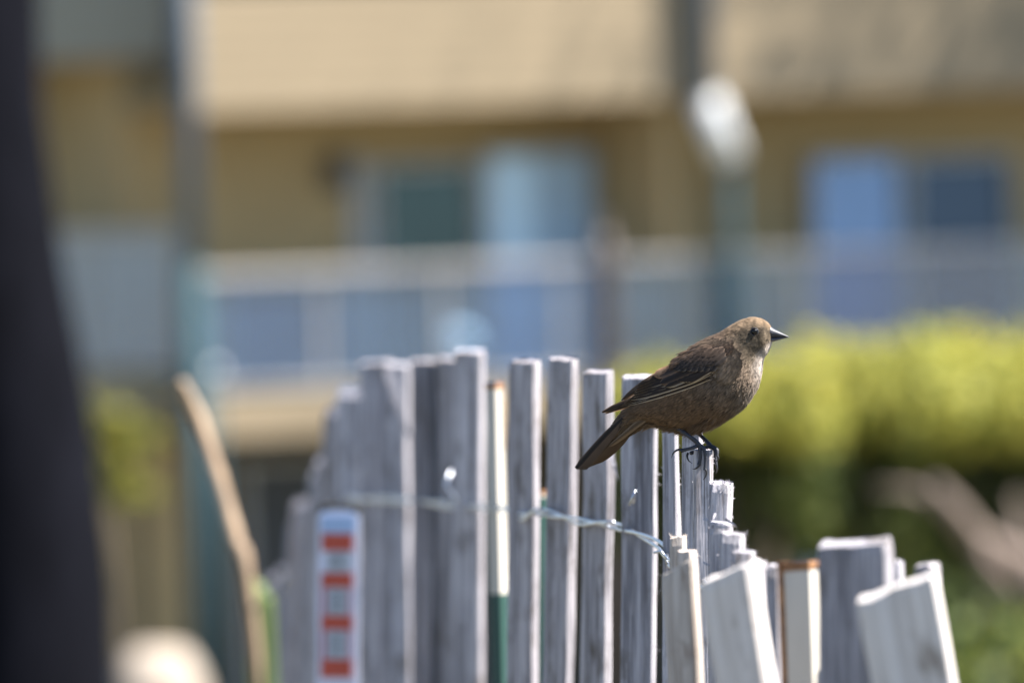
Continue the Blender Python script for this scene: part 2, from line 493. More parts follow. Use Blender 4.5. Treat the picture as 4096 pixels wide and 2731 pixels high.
box('balcony_slab', WL, WR, .142, DEP, ww_par + .02, ww_par + .2, M['soffit'], wg)
box('fascia', WL, WR, 0, .14, ww_f0, ww_f1, M['wing_wall'], wg)
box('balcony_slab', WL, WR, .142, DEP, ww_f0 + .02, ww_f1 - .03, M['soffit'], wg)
box('wall', WL, WR, DEP, DEP + .3, ww_f1 - .03, ww_par + .2, M['wing_wall'], wg)
box('wall', WL, WR, DEP, DEP + .3, ww_par + .2, WTOP, M['wing_wall'], wg)
box('wall', WL, WR, .2, .5, 0, ww_f0 - .002, M['stucco'], wg)
box('roof', WL - .3, WR, -.2, 6.0, WTOP, WTOP + .25, M['wing_siding'], wg)
box('rear_wall', WL, WR, 5.5, 5.8, 0, WTOP, M['wing_wall'], wg)
box('end_wall', WL, WL + .25, DEP + .3, 5.5, 0, WTOP, M['wing_wall'], wg)
r2 = empty('railing'); r2.parent = wg
railing(r2, WL, WR, .03, ww_rail, ww_f1, M['frosted_glass'], 4, h=.08)

# small dark and white things on the balconies
def blob(name, center, r, m, seed=0, amp=.12, squash=1.0, parent=None, sub=3):
    import bmesh
    bm = bmesh.new()
    bmesh.ops.create_icosphere(bm, subdivisions=sub, radius=1)
    for v in bm.verts:
        n = 1 + amp * noise.noise(v.co * 1.7 + Vector((seed * 7.1, 0, 0))) + amp * .4 * noise.noise(v.co * 4 + Vector((seed * 3.3, 5, 0)))
        v.co = Vector((v.co.x * r * n, v.co.y * r * n, v.co.z * r * n * squash))
    me = bpy.data.meshes.new(name); bm.to_mesh(me); bm.free()
    me.polygons.foreach_set('use_smooth', [True] * len(me.polygons))
    me.materials.append(m)
    o = bpy.data.objects.new(name, me); col.objects.link(o)
    o.location = center
    if parent: o.parent = parent
    return o
def bpt(u, v, w): return BASE + U * u + VI * v + Vector((0, 0, w))
# round white planter on the balcony behind the glass
pu_, pw_ = BL(1835, 1385, .5)
pl = empty('round_planter', bpt(pu_, .5, w_fas1 - .04), BA)
tag(pl, 'round white planter on the balcony behind the glass railing', 'planter')
hgt = pw_ - (w_fas1 - .04)
prof = [(.02, 0), (.10, 0), (.11, .02), (.035, .06), (.03, hgt - .16), (.10, hgt - .12), (.16, hgt - .02), (.17, hgt + .06), (.13, hgt + .13), (.05, hgt + .16), (.005, hgt + .165)]
vv, ff = [], []
for (r_, z_) in prof:
    for s in range(20):
        a = 2 * math.pi * s / 20
        vv.append((r_ * math.cos(a), r_ * math.sin(a), z_))
for i in range(len(prof) - 1):
    for s in range(20):
        ff.append((i * 20 + s, i * 20 + (s + 1) % 20, (i + 1) * 20 + (s + 1) % 20, (i + 1) * 20 + s))
obj('bowl', vv, ff, M['white_paint'], pl, smooth=True)

# brown post in front of the balcony
bp_ = P(2412, 905, 92)
gz = ground_z(bp_.x, bp_.y)
tp = empty('wooden_post', (bp_.x, bp_.y, gz))
tag(tp, 'tall dark brown wooden post in front of the glass railing', 'post')
hh = bp_.z - gz
tube('shaft', [(0, 0, -.3), (0, 0, hh * .5), (0.0, 0, hh - .25), (0, 0, hh - .05)], [.115, .11, .10, .06], M['brown_paint'], tp, seg=10)
tube('finial', [(0, 0, hh - .05), (0, 0, hh), (0, 0, hh + .05)], [.058, .05, .01], M['brown_paint'], tp, seg=10)

# pale boulder low at the left
bo = P(625, 2720, 92)
bz = ground_z(bo.x, bo.y)
tag(blob('boulder', (bo.x, bo.y, (bo.z + .28 + bz) / 2), .42, M['boulder'], 3, .18, (bo.z + .28 - bz) / 2 / .42), 'pale rounded boulder low beside the dark tree trunk', 'boulder')
# white knob on a pole by the wing, added to stand in for a glint
kb = P(862, 1482, 80)
kg = ground_z(kb.x, kb.y)
knob_pole = empty('glint_knob', (kb.x, kb.y, kg))
tag(knob_pole, 'slim pole with small white knob, added as a glint before the balcony corner', 'knob')
tube('pole', [(0, 0, -.2), (0, 0, kb.z - kg - .05)], .018, M['teal_paint'], knob_pole)
blob('globe', (0, 0, kb.z - kg), .035, M['white_paint'], 1, 0, 1, knob_pole, 2)

# ------------------------------------------------------------------ vegetation
def leaf_cloud(name, ellipsoids, n, size, colours, parent, seed=1, shell=0.55):
    rnd = random.Random(seed)
    verts, faces, cols = [], [], []
    tot = sum(e[1].x * e[1].y * e[1].z for e in ellipsoids)
    for c, r in ellipsoids:
        k = int(n * r.x * r.y * r.z / tot)
        for _ in range(k):
            d = Vector((rnd.gauss(0, 1), rnd.gauss(0, 1), rnd.gauss(0, 1))).normalized()
            rad = (shell + (1 - shell) * rnd.random() ** .7)
            lump = 1 + .22 * noise.noise(d * 2.3 + c * 1.3)
            p = c + Vector((d.x * r.x, d.y * r.y, d.z * r.z)) * rad * lump
            a = (d + Vector((rnd.gauss(0, .8), rnd.gauss(0, .8), rnd.gauss(0, .8)))).normalized()
            b = a.cross(Vector((rnd.gauss(0, 1), rnd.gauss(0, 1), rnd.gauss(0, 1)))).normalized()
            t = a.cross(b)
            s = size * rnd.uniform(.6, 1.3)
            i = len(verts)
            verts += [p - b * s, p + t * s * .4, p + b * s, p - t * s * .4]
            faces.append((i, i + 1, i + 2, i + 3))
            cc = rnd.choice(colours)
            f = rnd.uniform(.75, 1.25)
            cols += [tuple(min(1, x * f) for x in cc)] * 4
    return obj(name, verts, faces, M['leaf'], parent, cols=cols)

YEL = [(.50, .45, .085), (.43, .40, .075), (.27, .29, .055), (.10, .14, .025)]
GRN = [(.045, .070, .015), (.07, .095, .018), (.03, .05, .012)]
def shrub(px, py_top, D, half_w, crown_h, label, seed, colours, n=12000, leaf=.042, stems=5, lobes=8):
    rnd = random.Random(seed)
    t = P(px, py_top, D)
    gz = ground_z(t.x, t.y)
    root = empty('shrub', (t.x, t.y, gz))
    tag(root, label, 'shrub', 'shrubs between fence and building')
    top = t.z - gz
    es, low = [], []
    for i in range(lobes):
        f = (i + .5) / lobes * 2 - 1
        es.append((Vector((f * half_w * .8, -.15 + rnd.uniform(-.3, .3), top - crown_h * .36 - abs(f) * .06 + rnd.uniform(-.05, .04))),
                   Vector((half_w * .40 * rnd.uniform(.85, 1.25), half_w * .75, crown_h * .36 * rnd.uniform(.85, 1.05)))))
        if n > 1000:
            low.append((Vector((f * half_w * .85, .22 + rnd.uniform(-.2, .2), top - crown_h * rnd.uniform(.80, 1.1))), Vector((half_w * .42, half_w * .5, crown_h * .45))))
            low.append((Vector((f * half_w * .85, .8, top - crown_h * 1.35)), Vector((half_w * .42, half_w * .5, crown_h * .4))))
    leaf_cloud('crown', es, n, leaf, colours, root, seed, .35)
    if low:
        sh = []
        for i in range(9):
            x = rnd.uniform(-1, 1) * half_w
            sh.append((Vector((x, rnd.uniform(-.5, .3), top - .06 - abs(x) * .1 + rnd.uniform(-.05, .07))), Vector((rnd.uniform(.05, .13), .1, rnd.uniform(.06, .13)))))
        leaf_cloud('shoots', sh, 900, leaf, colours[:2] + [(.20, .22, .05)], root, seed + 80, .1)
    if low: leaf_cloud('lower_foliage', low, n // 2, leaf * 1.2, GRN + [(.13, .15, .03)], root, seed + 50, .3)  # darker greens paint the hedge's shade into its lower leaves
    for i in range(stems):
        f = (i + .5) / stems * 2 - 1
        x = f * half_w * .7
        tube('stem', [(x * .25, 0, -.2), (x * .6, rnd.uniform(-.2, .2), top * .35), (x, rnd.uniform(-.3, .3), top - crown_h * .7)],
             [.05, .035, .02], M['stem'], root, 6)
    return root
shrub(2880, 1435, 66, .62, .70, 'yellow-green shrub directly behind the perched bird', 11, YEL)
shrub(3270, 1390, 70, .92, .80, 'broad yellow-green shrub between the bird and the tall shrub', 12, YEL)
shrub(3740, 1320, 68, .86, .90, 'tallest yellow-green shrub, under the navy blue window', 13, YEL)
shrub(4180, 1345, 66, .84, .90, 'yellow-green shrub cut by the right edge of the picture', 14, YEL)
shrub(3700, 2230, 45, .36, .9, 'low dark green bush behind the wide grey slats', 15, GRN, n=420, leaf=.05)
shrub(4050, 2330, 42, .30, .8, 'low green bush in the bottom corner under bare branches', 16, GRN + YEL[2:], n=420, leaf=.05)

# small yellow tree at the left
yt = P(420, 1640, 84)
yg = ground_z(yt.x, yt.y)
ytr = empty('small_tree', (yt.x, yt.y, yg))
tag(ytr, 'small yellow flowering tree in front of the balcony beside the dark trunk', 'tree')
th = yt.z - yg
rnd = random.Random(31)
leaf_cloud('crown', [(Vector((rnd.uniform(-.25, .22), rnd.uniform(-.2, .2), th + .1 - .85 * (i / 11) + rnd.uniform(-.06, .06))), Vector((rnd.uniform(.10, .22), .16, rnd.uniform(.08, .17)))) for i in range(12)],
           1900, .045, [(.36, .31, .05), (.32, .28, .06), (.16, .19, .03), (.10, .13, .02)], ytr, 21, .2)
tube('trunk', [(0, 0, -.2), (.02, 0, th * .5), (-.03, 0, th - .3)], [.045, .035, .015], M['stem'], ytr, 7)

# dark leaning tree at the left edge
tD = 32
e0, e1 = P(150, 0, tD), P(475, 2731, tD)       # right edge of the trunk
tb = Vector((e1.x, e1.y, 0))
sl_ = (e0 - e1) / (e0.z - e1.z)
def trunk_c(z):
    p = e1 + sl_ * (z - e1.z)
    return p
gzt = ground_z(e1.x - .35, e1.y)
tree = empty('leaning_tree', (trunk_c(gzt).x - .34, e1.y, gzt))
tag(tree, 'dark leaning tree trunk rising along the left edge of the picture', 'tree')
tl = Vector(tree.location)
pts, rads = [], []
for i in range(13):
    z = gzt - .3 + i * .45
    r_ = .34 - .012 * i + .04 * math.exp(-max(0, z - gzt) * 1.2)
    c = trunk_c(z)
    pts.append(Vector((c.x - r_ + .02 * math.sin(i * 1.7), c.y, z)) - tl)
    rads.append(r_)
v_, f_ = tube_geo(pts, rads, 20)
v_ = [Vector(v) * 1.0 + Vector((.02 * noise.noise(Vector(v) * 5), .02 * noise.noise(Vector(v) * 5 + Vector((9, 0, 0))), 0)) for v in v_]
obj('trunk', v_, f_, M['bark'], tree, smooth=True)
tp_ = pts[-1]
es = []
rnd = random.Random(5)
for i in range(6):
    a = i * 1.05 + .3
    tip = tp_ + Vector((math.cos(a) * 1.4, math.sin(a) * 1.4, 1.2 + rnd.random()))
    tube('limb', [tp_ - Vector((0, 0, .2)), (tp_ + tip) / 2 + Vector((0, 0, .25)), tip], [.13, .08, .04], M['bark'], tree, 8)
    es.append((tip + Vector((0, 0, .3)), Vector((1.0, 1.0, .7))))
leaf_cloud('crown', es, 3000, .10, [(.04, .07, .02), (.06, .09, .03), (.05, .08, .025)], tree, 6, .3)

# unseen leafy tree added past the right edge for its shade, its crown thins out to the left and shades the facade
tt = Vector((14.9, 102.4, -5.6))
tall = empty('added_shade_tree', tt)
tag(tall, 'unseen leafy tree added past the right edge to shade the upper wall', 'tree')
tube('trunk', [(0, 0, -.3), (.1, 0, 5), (-.1, .1, 12), (0, 0, 18)], [.30, .22, .13, .05], M['stem'], tall, 12)
rnd = random.Random(8)
for i in range(5):
    a = i * 2.4
    z = 11.5 + i * .9
    tube('limb', [(0, 0, z), (math.cos(a) * 1.2, math.sin(a) * 1.0, z + .8), (math.cos(a) * 2.8, math.sin(a) * 2.0, z + 1.6)], [.06, .04, .015], M['stem'], tall, 7)
lv, lf, lc = [], [], []
while len(lf) < 48000:
    p = Vector((rnd.gauss(-.2, 2.9), rnd.gauss(0, 1.6), 15.4 + rnd.gauss(0, 2.4)))
    w_ = tt + p
    if w_.z < 1.9 and w_.x < 6.2: continue
    if p.z < 8: continue
    a = Vector((rnd.gauss(0, 1), rnd.gauss(0, 1), rnd.gauss(0, 1))).normalized(); b = a.cross(Vector((.3, .5, .8))).normalized()
    s_ = rnd.uniform(.042, .072); k = len(lv)
    lv += [p - a * s_, p + b * s_ * .45, p + a * s_, p - b * s_ * .45]; lf.append((k, k + 1, k + 2, k + 3))
    c = rnd.choice(GRN); lc += [c] * 4
obj('crown', lv, lf, M['leaf'], tall, cols=lc)

# bare pale branches at the right
def Q(px, py, D): return P(px, py, D)
bt = Q(4230, 2500, 50)
bg_ = ground_z(bt.x, bt.y)
dead = empty('bare_tree', (bt.x, bt.y, bg_))
tag(dead, 'bare pale branches reaching in below the yellow-green shrubs', 'tree')
dl = Vector(dead.location)
tube('trunk', [Vector((0, 0, -.2)), Vector((0.02, 0, .6)), Q(4200, 2420, 50) - dl, Q(4150, 2285, 50) - dl], [.09, .08, .07, .06], M['dead_wood'], dead, 9)
tube('branch', [Q(4150, 2285, 50) - dl, Q(4010, 2205, 50) - dl, Q(3900, 2150, 49.8) - dl, Q(3815, 2040, 49.6) - dl, Q(3740, 1945, 49.5) - dl], [.055, .055, .055, .05, .03], M['dead_wood'], dead, 8)
tube('branch', [Q(4190, 2400, 50) - dl, Q(4050, 2370, 50) - dl, Q(3950, 2250, 49.8) - dl, Q(3900, 2150, 49.8) - dl], [.05, .045, .04, .04], M['dead_wood'], dead, 8)
tube('branch', [Q(4200, 2450, 50.1) - dl, Q(4100, 2150, 50.2) - dl, Q(4060, 1980, 50.3) - dl], [.04, .03, .012], M['dead_wood'], dead, 8)
tube('branch', [Q(3815, 2040, 49.6) - dl, Q(3640, 1960, 49.5) - dl, Q(3500, 1950, 49.4) - dl], [.03, .02, .008], M['dead_wood'], dead, 8)

# dry reed and grass at the left of the fence
rd = [P(722, 1520, 14.2), P(800, 1690, 14.2), P(880, 1930, 14.15), P(950, 2180, 14.1), P(1000, 2420, 14.05)]
g0 = rd[-1]
rb = Vector((g0.x + .03, g0.y, ground_z(g0.x, g0.y) - .05))
rp = catmull([tuple(p) for p in rd] + [tuple(g0 + (rb - g0) * .5 + Vector((.03, 0, 0))), tuple(rb + Vector((.05, 0, 0)))], 40)
reed = empty('dry_reed', rb)
tag(reed, 'tan dry reed stalk bending left beside the fence', 'reed')
rr = [(.0075 + .0012 * min(1, i / 10)) * (1.12 if i % 6 == 0 else 1) for i in range(40)]
rr[0] = .003
tube('stalk', [Vector(p) - rb for p in rp], rr, M['reed'], reed, 8)
for i, (x0, x1, yt_, dd) in enumerate(((1050, 1035, 2380, 14.3), (1018, 1045, 2330, 14.6), (1080, 1062, 2480, 14.0))):
    a, b = P(x0, 2731, dd), P(x1, yt_, dd)
    base = Vector((a.x, a.y, ground_z(a.x, a.y)))
    gb = empty('grass_stalk', base)
    tag(gb, ['green grass blade close against the dry reed', 'thin taller green grass blade behind the dry reed', 'short green grass blade between reed and fence'][i], 'grass', 'grass blades by the reed')
    q = [Vector((0, 0, -.03)), (a - base), (b - base)]
    q = [Vector(p) for p in catmull([tuple(x) for x in q], 12)]
    vs, fs = [], []
    for j, p in enumerate(q):
        w = .011 * (1 - (j / 11) ** 2) + .0006
        vs += [p + Vector((-w, 0, 0)), p + Vector((0, -.003, 0)), p + Vector((w, 0, 0))]
        if j:
            k0, k1 = (j - 1) * 3, j * 3
            fs += [(k0, k0 + 1, k1 + 1, k1), (k0 + 1, k0 + 2, k1 + 2, k1 + 1)]
    obj('blade', vs, fs, M['grass_blade'], gb, smooth=True)

# ------------------------------------------------------------------ snow fence
def slat(parent, xt, yt, D, xb, psi, w=.038, t=.009, m='slat_grey', slope=(0.0, 0.32), rough=.0012, fuzz=0, jag=0.0, lean_d=0.0, seed=None, kink=0.0):
    """one split lath. (xt,yt) photo position of its top centre, xb its x at the bottom of the picture, psi its turn"""
    rnd = random.Random(seed if seed is not None else int(xt * 7 + yt))
    slope = (slope[0] + rnd.uniform(-.0012, .0012) / w, slope[1] + rnd.uniform(-.06, .06)); jag = jag or .0009
    top = P(xt, yt, D)
    bot = P(xb, 2731, D + lean_d)
    ax = (bot - top).normalized()
    gz = ground_z(top.x, top.y) - .04
    L = (gz - top.z) / ax.z
    org = top + ax * L
    a = R(psi)
    u = Vector((math.cos(a), -math.sin(a), 0)); nrm = Vector((-math.sin(a), -math.cos(a), 0))
    up = -ax
    u = (u - up * u.dot(up)).normalized()
    nrm = u.cross(up).normalized()           # towards the camera side
    if nrm.y > 0 and psi < 90: nrm = -nrm
    rot = Matrix((u, -nrm, up)).transposed()
    # cross-section with chamfers
    c = min(w, t) * .16
    hw, ht = w / 2, t / 2
    k_ = 7 if w > .03 else 4
    fx = [(-hw + c) + (w - 2 * c) * i / (k_ - 1) for i in range(k_)]
    sy = [-ht + c] + ([-ht / 3, ht / 3] if t > .02 else []) + [ht - c]
    sec = [(x, -ht) for x in fx] + [(hw, y) for y in sy] + [(x, ht) for x in fx[::-1]] + [(-hw, y) for y in sy[::-1]]
    ns = len(sec)
    zs = [0, L * .3, L * .55, L * .7] + [L - .36 + .03 * i for i in range(12)] + [L - .006]
    verts, faces = [], []
    sd = rnd.uniform(0, 100)
    for j, z in enumerate(zs + [L]):
        for i, (x, y) in enumerate(sec):
            q = Vector((x * 60 + sd, y * 60, z * 14))
            dx = noise.noise(q) * rough; dy = noise.noise(q + Vector((31, 7, 3))) * rough
            zz = z
            if j == len(zs):
                zz = z + x * slope[0] + y * slope[1] + noise.noise(Vector((x * 400 + sd, y * 400, 1))) * .0012 + (rnd.uniform(-jag, jag) if jag else 0)
                x *= .97; y *= .94
            elif j == len(zs) - 1:
                zz = z + x * slope[0] + y * slope[1]
            kx = kink * math.exp(-((z - L + .09) / .05) ** 2) + .0035 * noise.noise(Vector((sd, 3.3, z * 5.5))) * min(1, (L - z) / .08)
            verts.append(Vector((x + dx + kx, y + dy, zz)))
    nr = len(zs) + 1
    for j in range(nr - 1):
        for i in range(ns):
            i2 = (i + 1) % ns
            faces.append((j * ns + i, j * ns + i2, (j + 1) * ns + i2, (j + 1) * ns + i))
    faces.append(tuple((nr - 1) * ns + i for i in range(ns)))
    # loose wood fibres along the edges and the sawn top
    for _ in range(fuzz):
        if rnd.random() < .45:
            b = Vector((rnd.uniform(-hw, hw), rnd.uniform(-ht, ht), L - .002 + rnd.uniform(0, .002)))
            d = Vector((rnd.gauss(0, .5), rnd.gauss(0, .5), rnd.uniform(.4, 1)))
        else:
            sx = rnd.choice((-1, 1, 1)); sy = rnd.choice((-1, 1))
            b = Vector((sx * hw, sy * ht, L - rnd.random() ** 1.4 * .22))
            d = Vector((sx * rnd.uniform(.2, 1), sy * rnd.uniform(.2, 1), rnd.gauss(0, .9)))
        d = d.normalized() * rnd.uniform(.001, .0045)
        s = d.cross(Vector((rnd.gauss(0, 1), rnd.gauss(0, 1), rnd.gauss(0, 1)))).normalized() * rnd.uniform(.00012, .0004)
        k = len(verts)
        verts += [b - s, b + s, b + d]
        faces.append((k, k + 1, k + 2))
    o = obj('slat', verts, faces, M[m], parent)
    o.matrix_basis = Matrix.Translation(org) @ rot.to_4x4()
    return o

fence = empty('snow_fence', (0, 0, 0))
tag(fence, 'weathered grey wood lath fence wired together, curving back under the bird', 'fence', 'lath fences')
# (top x, top y, depth, bottom x, turn, kwargs)
TOPS = dict(slope=(0, 1.3))
BACK = [
    (1098, 2322, 15.4, 1090, 58, TOPS), (1142, 2283, 15.0, 1140, 55, TOPS), (1192, 2093, 14.5, 1150, 60, TOPS), (1206, 2012, 14.1, 1190, 60, TOPS),
    (1258, 2005, 13.8, 1225, 55, TOPS), (1276, 1888, 13.4, 1270, 60, TOPS), (1306, 1835, 13.1, 1300, 55, TOPS), (1342, 1642, 12.8, 1335, 55, TOPS),
    (1404, 1568, 12.5, 1400, 40, TOPS),
    (1505, 1450, 12.1, 1508, 34, {}), (1590, 1458, 11.9, 1598, 20, dict(w=.026)), (1625, 1502, 12.0, 1640, 50, {}),
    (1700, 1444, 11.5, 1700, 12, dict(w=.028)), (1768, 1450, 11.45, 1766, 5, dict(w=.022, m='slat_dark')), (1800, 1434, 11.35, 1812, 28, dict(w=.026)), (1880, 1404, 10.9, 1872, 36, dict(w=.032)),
    (2097, 1444, 9.75, 2092, 57, {}), (2254, 1434, 9.5, 2228, 60, {}), (2391, 1486, 9.28, 2385, 60, {}),
    (2560, 1507, 9.0, 2556, 18, dict(w=.0275, fuzz=110)),
    (2679, 1640, 8.74, 2684, 10, dict(w=.0125, t=.012, fuzz=90)), (2770, 1668, 8.6, 2764, 12, dict(w=.0145, fuzz=60)),
]
for r_ in BACK:
    slat(fence, r_[0], r_[1], r_[2], r_[3], r_[4], **r_[5])
# the slat under the bird and those coming towards the camera, seen edge-on
slat(fence, 2813, 1799, 8.407, 2818, 1.2, w=.0140, t=.034, fuzz=110, slope=(0, .02))
slat(fence, 2884, 1930, 8.22, 2880, 4, w=.0148, t=.034, fuzz=420, slope=(-.10, .09), rough=.0016)
slat(fence, 2886, 2100, 8.05, 2892, 4, w=.0150, t=.034, fuzz=260, jag=.005, slope=(-.10, .06), rough=.0016)
slat(fence, 2932, 2132, 7.9, 2927, 5, w=.0160, t=.034, fuzz=260, slope=(-.08, .07), rough=.0016)
slat(fence, 2974, 2206, 7.72, 2970, 5, w=.0150, t=.034, fuzz=90, slope=(-.06, .07))
slat(fence, 3042, 2246, 7.6, 3042, 4, w=.0065, t=.03, fuzz=30, slope=(-.15, .06))
slat(fence, 3092, 2262, 7.5, 3097, 5, w=.0080, t=.03, fuzz=30, slope=(-.15, .06))
slat(fence, 3595, 2248, 7.3, 3610, 8, w=.004, t=.03, slope=(-.1, .05))
slat(fence, 3712, 2255, 7.25, 3730, 14, w=.0135, t=.02, slope=(-.05, .16))
slat(fence, 3418, 2168, 7.1, 3432, 22, w=.047, t=.013, slope=(0, .36))

# twisted wire
wire_pts = [(1100, 2420, 15.3), (1200, 2180, 14.2), (1330, 2010, 12.9), (1462, 1998, 12.1), (1620, 2000, 11.7), (1780, 2020, 11.2), (1900, 2028, 10.8), (2010, 2035, 10.2), (2090, 2068, 9.70), (2155, 2045, 9.58),
            (2240, 2066, 9.44), (2330, 2088, 9.3), (2440, 2098, 9.15), (2530, 2128, 8.98), (2640, 2182, 8.82), (2672, 2245, 8.68), (2765, 2300, 8.5),
            (2822, 2345, 8.36), (2880, 2440, 8.1), (2930, 2540, 7.8), (2990, 2640, 7.55), (3100, 2760, 7.35)]
WP = [Vector(q) for q in catmull([tuple(P(a, b, c - .016)) for a, b, c in wire_pts], 420)]
def strand(ph, r, rad, dz=0.0):
    out = []
    for i, p in enumerate(WP):
        t = (WP[min(i + 1, 419)] - WP[max(i - 1, 0)]).normalized()
        a = t.cross(Vector((0, 0, 1))).normalized(); b = a.cross(t)
        th = ph + i * .11
        out.append(p + a * math.cos(th) * r + b * math.sin(th) * r + Vector((0, 0, dz)))
    return tube('wire', out, rad, M['wire'], fence, 6)
strand(0, .0021, .00135); strand(math.pi, .0021, .00135)
for dz in (-.42, -.85):
    strand(0, .0022, .0012, dz)
# wire ties and loose ends round the slats
def tie(px, py, D, pts):
    base = P(px, py, D)
    tube('wire_tie', [P(px + x, py + y, D - d) for x, y, d in pts], .0011, M['wire'], fence, 6)
tie(1800, 2010, 10.85, [(-25, 20, 0), (0, 0, .01), (30, -8, .012), (5, -40, .012), (-18, -75, .01), (5, -130, .006)])
tie(2155, 2045, 9.5, [(-28, 14, 0), (-10, -8, .006), (14, -10, .008), (26, 8, .006), (10, 22, 0), (-14, 8, .006)])
tie(2440, 2095, 9.1, [(-26, 12, 0), (-10, -10, .006), (14, -10, .008), (26, 10, .006), (6, 20, 0), (-14, 6, .006)])
tie(2530, 2000, 8.9, [(-12, 20, 0), (0, -10, .005), (12, -40, .004)])
tie(2640, 2215, 8.66, [(-22, -6, 0), (4, -12, .006), (26, 14, .004), (30, 40, 0)])
# splinters standing off the slats
def splinter(px0, py0, px1, py1, D, w, m='slat_grey'):
    a, b = P(px0, py0, D), P(px1, py1, D - .006)
    d = (b - a)
    s = d.cross(Vector((0, 1, 0))).normalized() * w
    n_ = Vector((0, -.0006, 0))
    mid = (a + b) / 2 + n_ * 2
    obj('splinter', [a - s, a + s, mid + s * .8 + n_, mid - s * .8 + n_, b, a + Vector((0, .001, 0)), b + Vector((0, .0012, 0))],
        [(0, 1, 2, 3), (3, 2, 4), (1, 0, 5), (0, 3, 4, 6, 5), (2, 1, 5, 6, 4)], M[m], fence)
splinter(1555, 1470, 1640, 1760, 11.6, .006)
splinter(1530, 1690, 1600, 1697, 11.8, .004)
splinter(2440, 1800, 2475, 1925, 9.1, .0022)
splinter(2815, 2072, 2858, 2092, 8.06, .0011)
splinter(2845, 2105, 2925, 2108, 8.03, .0013)
splinter(2862, 2052, 2850, 2085, 8.05, .0008)
splinter(2900, 2075, 2945, 2100, 8.0, .0010)
splinter(2812, 2247, 2855, 2270, 8.2, .0009)
splinter(2530, 2015, 2545, 1960, 8.85, .0016)

# nearer fence piece with paler, leaning slats
fence2 = empty('snow_fence', (0, 0, 0))
tag(fence2, 'paler leaning lath fence piece in front of the bird perch', 'fence', 'lath fences')
slat(fence2, 2714, 2145, 8.12, 2722, 6, w=.0110, t=.022, m='slat_tan', fuzz=90, slope=(.05, .05), jag=.001)
slat(fence2, 2744, 2203, 7.93, 2752, 12, w=.0125, t=.016, m='slat_tan', fuzz=60, slope=(.05, .1))
slat(fence2, 2718, 2265, 7.66, 2744, 20, w=.0225, t=.012, m='slat_tan', fuzz=30, slope=(.45, .1))
slat(fence2, 2915, 2285, 7.2, 2970, 30, w=.037, t=.017, m='slat_white', slope=(.28, .2), kink=.003, jag=.0016)
slat(fence2, 3585, 2347, 6.85, 3657, 14, w=.050, t=.011, m='slat_white', slope=(.20, .25), jag=.0016)
WP = [Vector(q) for q in catmull([tuple(P(a, b, c)) for a, b, c in ((2700, 2790, 8.0), (2760, 2830, 7.6), (2960, 2860, 7.15), (3300, 2880, 6.98), (3640, 2890, 6.8), (3800, 2900, 6.75))], 420)]
v_, f_ = tube_geo(WP[::4], .0016, 6)
obj('wire', v_, f_, M['wire'], fence2, smooth=True)

# steel U-channel fence posts with white tops, rusting
def upost(px, py, D, pxb, psi, label, white_len, wd=.020, fl=1, fw=.008):
    top = P(px, py, D); bot = P(pxb, 2731, D)
    ax = (bot - top).normalized()
    gz = ground_z(top.x, top.y) - .1
    L = (gz - top.z) / ax.z
    org = top + ax * L
    a = R(psi)
    up = -ax
    u = Vector((math.cos(a), -math.sin(a), 0)); u = (u - up * u.dot(up)).normalized()
    n_ = u.cross(up).normalized()
    root = empty('fence_post', org)
    root.matrix_basis = Matrix.Translation(org) @ Matrix((u, -n_, up)).transposed().to_4x4()
    tag(root, label, 'post', 'steel fence posts')
    h = wd / 2
    sec = [(-h - fw, -.001), (-h, -.001), (-h + .003, .011), (h - .003, .011), (h, -.001), (h + fw, -.001), (h + fw, .0015), (h + .002, .0015), (h - .001, .0135), (-h + .001, .0135), (-h - .002, .0015), (-h - fw, .0015)]
    sec = [(x, -y) for x, y in sec][::-1]         # web towards the camera
    def seg(name, z0, z1, m, grow=0.0, ragged=0):
        vs = []
        n = 4
        for j in range(n):
            z = z0 + (z1 - z0) * j / (n - 1)
            for i, (x, y) in enumerate(sec):
                rz = z + (random.uniform(-ragged, ragged) if ragged and j in (0,) else 0)
                s = 1 + grow
                vs.append((x * s, y * s, rz))
        k = len(sec)
        fs = [(j * k + i, j * k + (i + 1) % k, (j + 1) * k + (i + 1) % k, (j + 1) * k + i) for j in range(n - 1) for i in range(k)]
        fs.append(tuple((n - 1) * k + i for i in range(k))); fs.append(tuple(range(k))[::-1])
        return obj(name, vs, fs, m, root)
    seg('green_shaft', 0, L - white_len, M['post_green'])
    seg('white_top', L - white_len, L - .006, M['post_white'], .02)
    seg('rusty_rim', L - .004, L, M['rust'], .05, .003)
    # rusted flange edge
    for sx in (fl,):
        v, f = box_geo(sx * (h + fw * .6) - fw * .42, sx * (h + fw * .6) + fw * .42, -.003, .003, L - white_len * .32, L - .004)
        obj('rusty_flange', v, f, M['rust'], root)
    return root
upost(1976, 1530, 10.35, 2004, 12, 'steel post with white top and green shaft, behind the grey slats', .19, .011, 1, .0025)
upost(3205, 2242, 7.3, 3222, 14, 'rust topped white steel post between the leaning pale slats', .25, .018, -1, .006)
upost(2172, 1960, 10.2, 2178, 30, 'green steel post showing through the slat gap behind the wire', .004, .014)

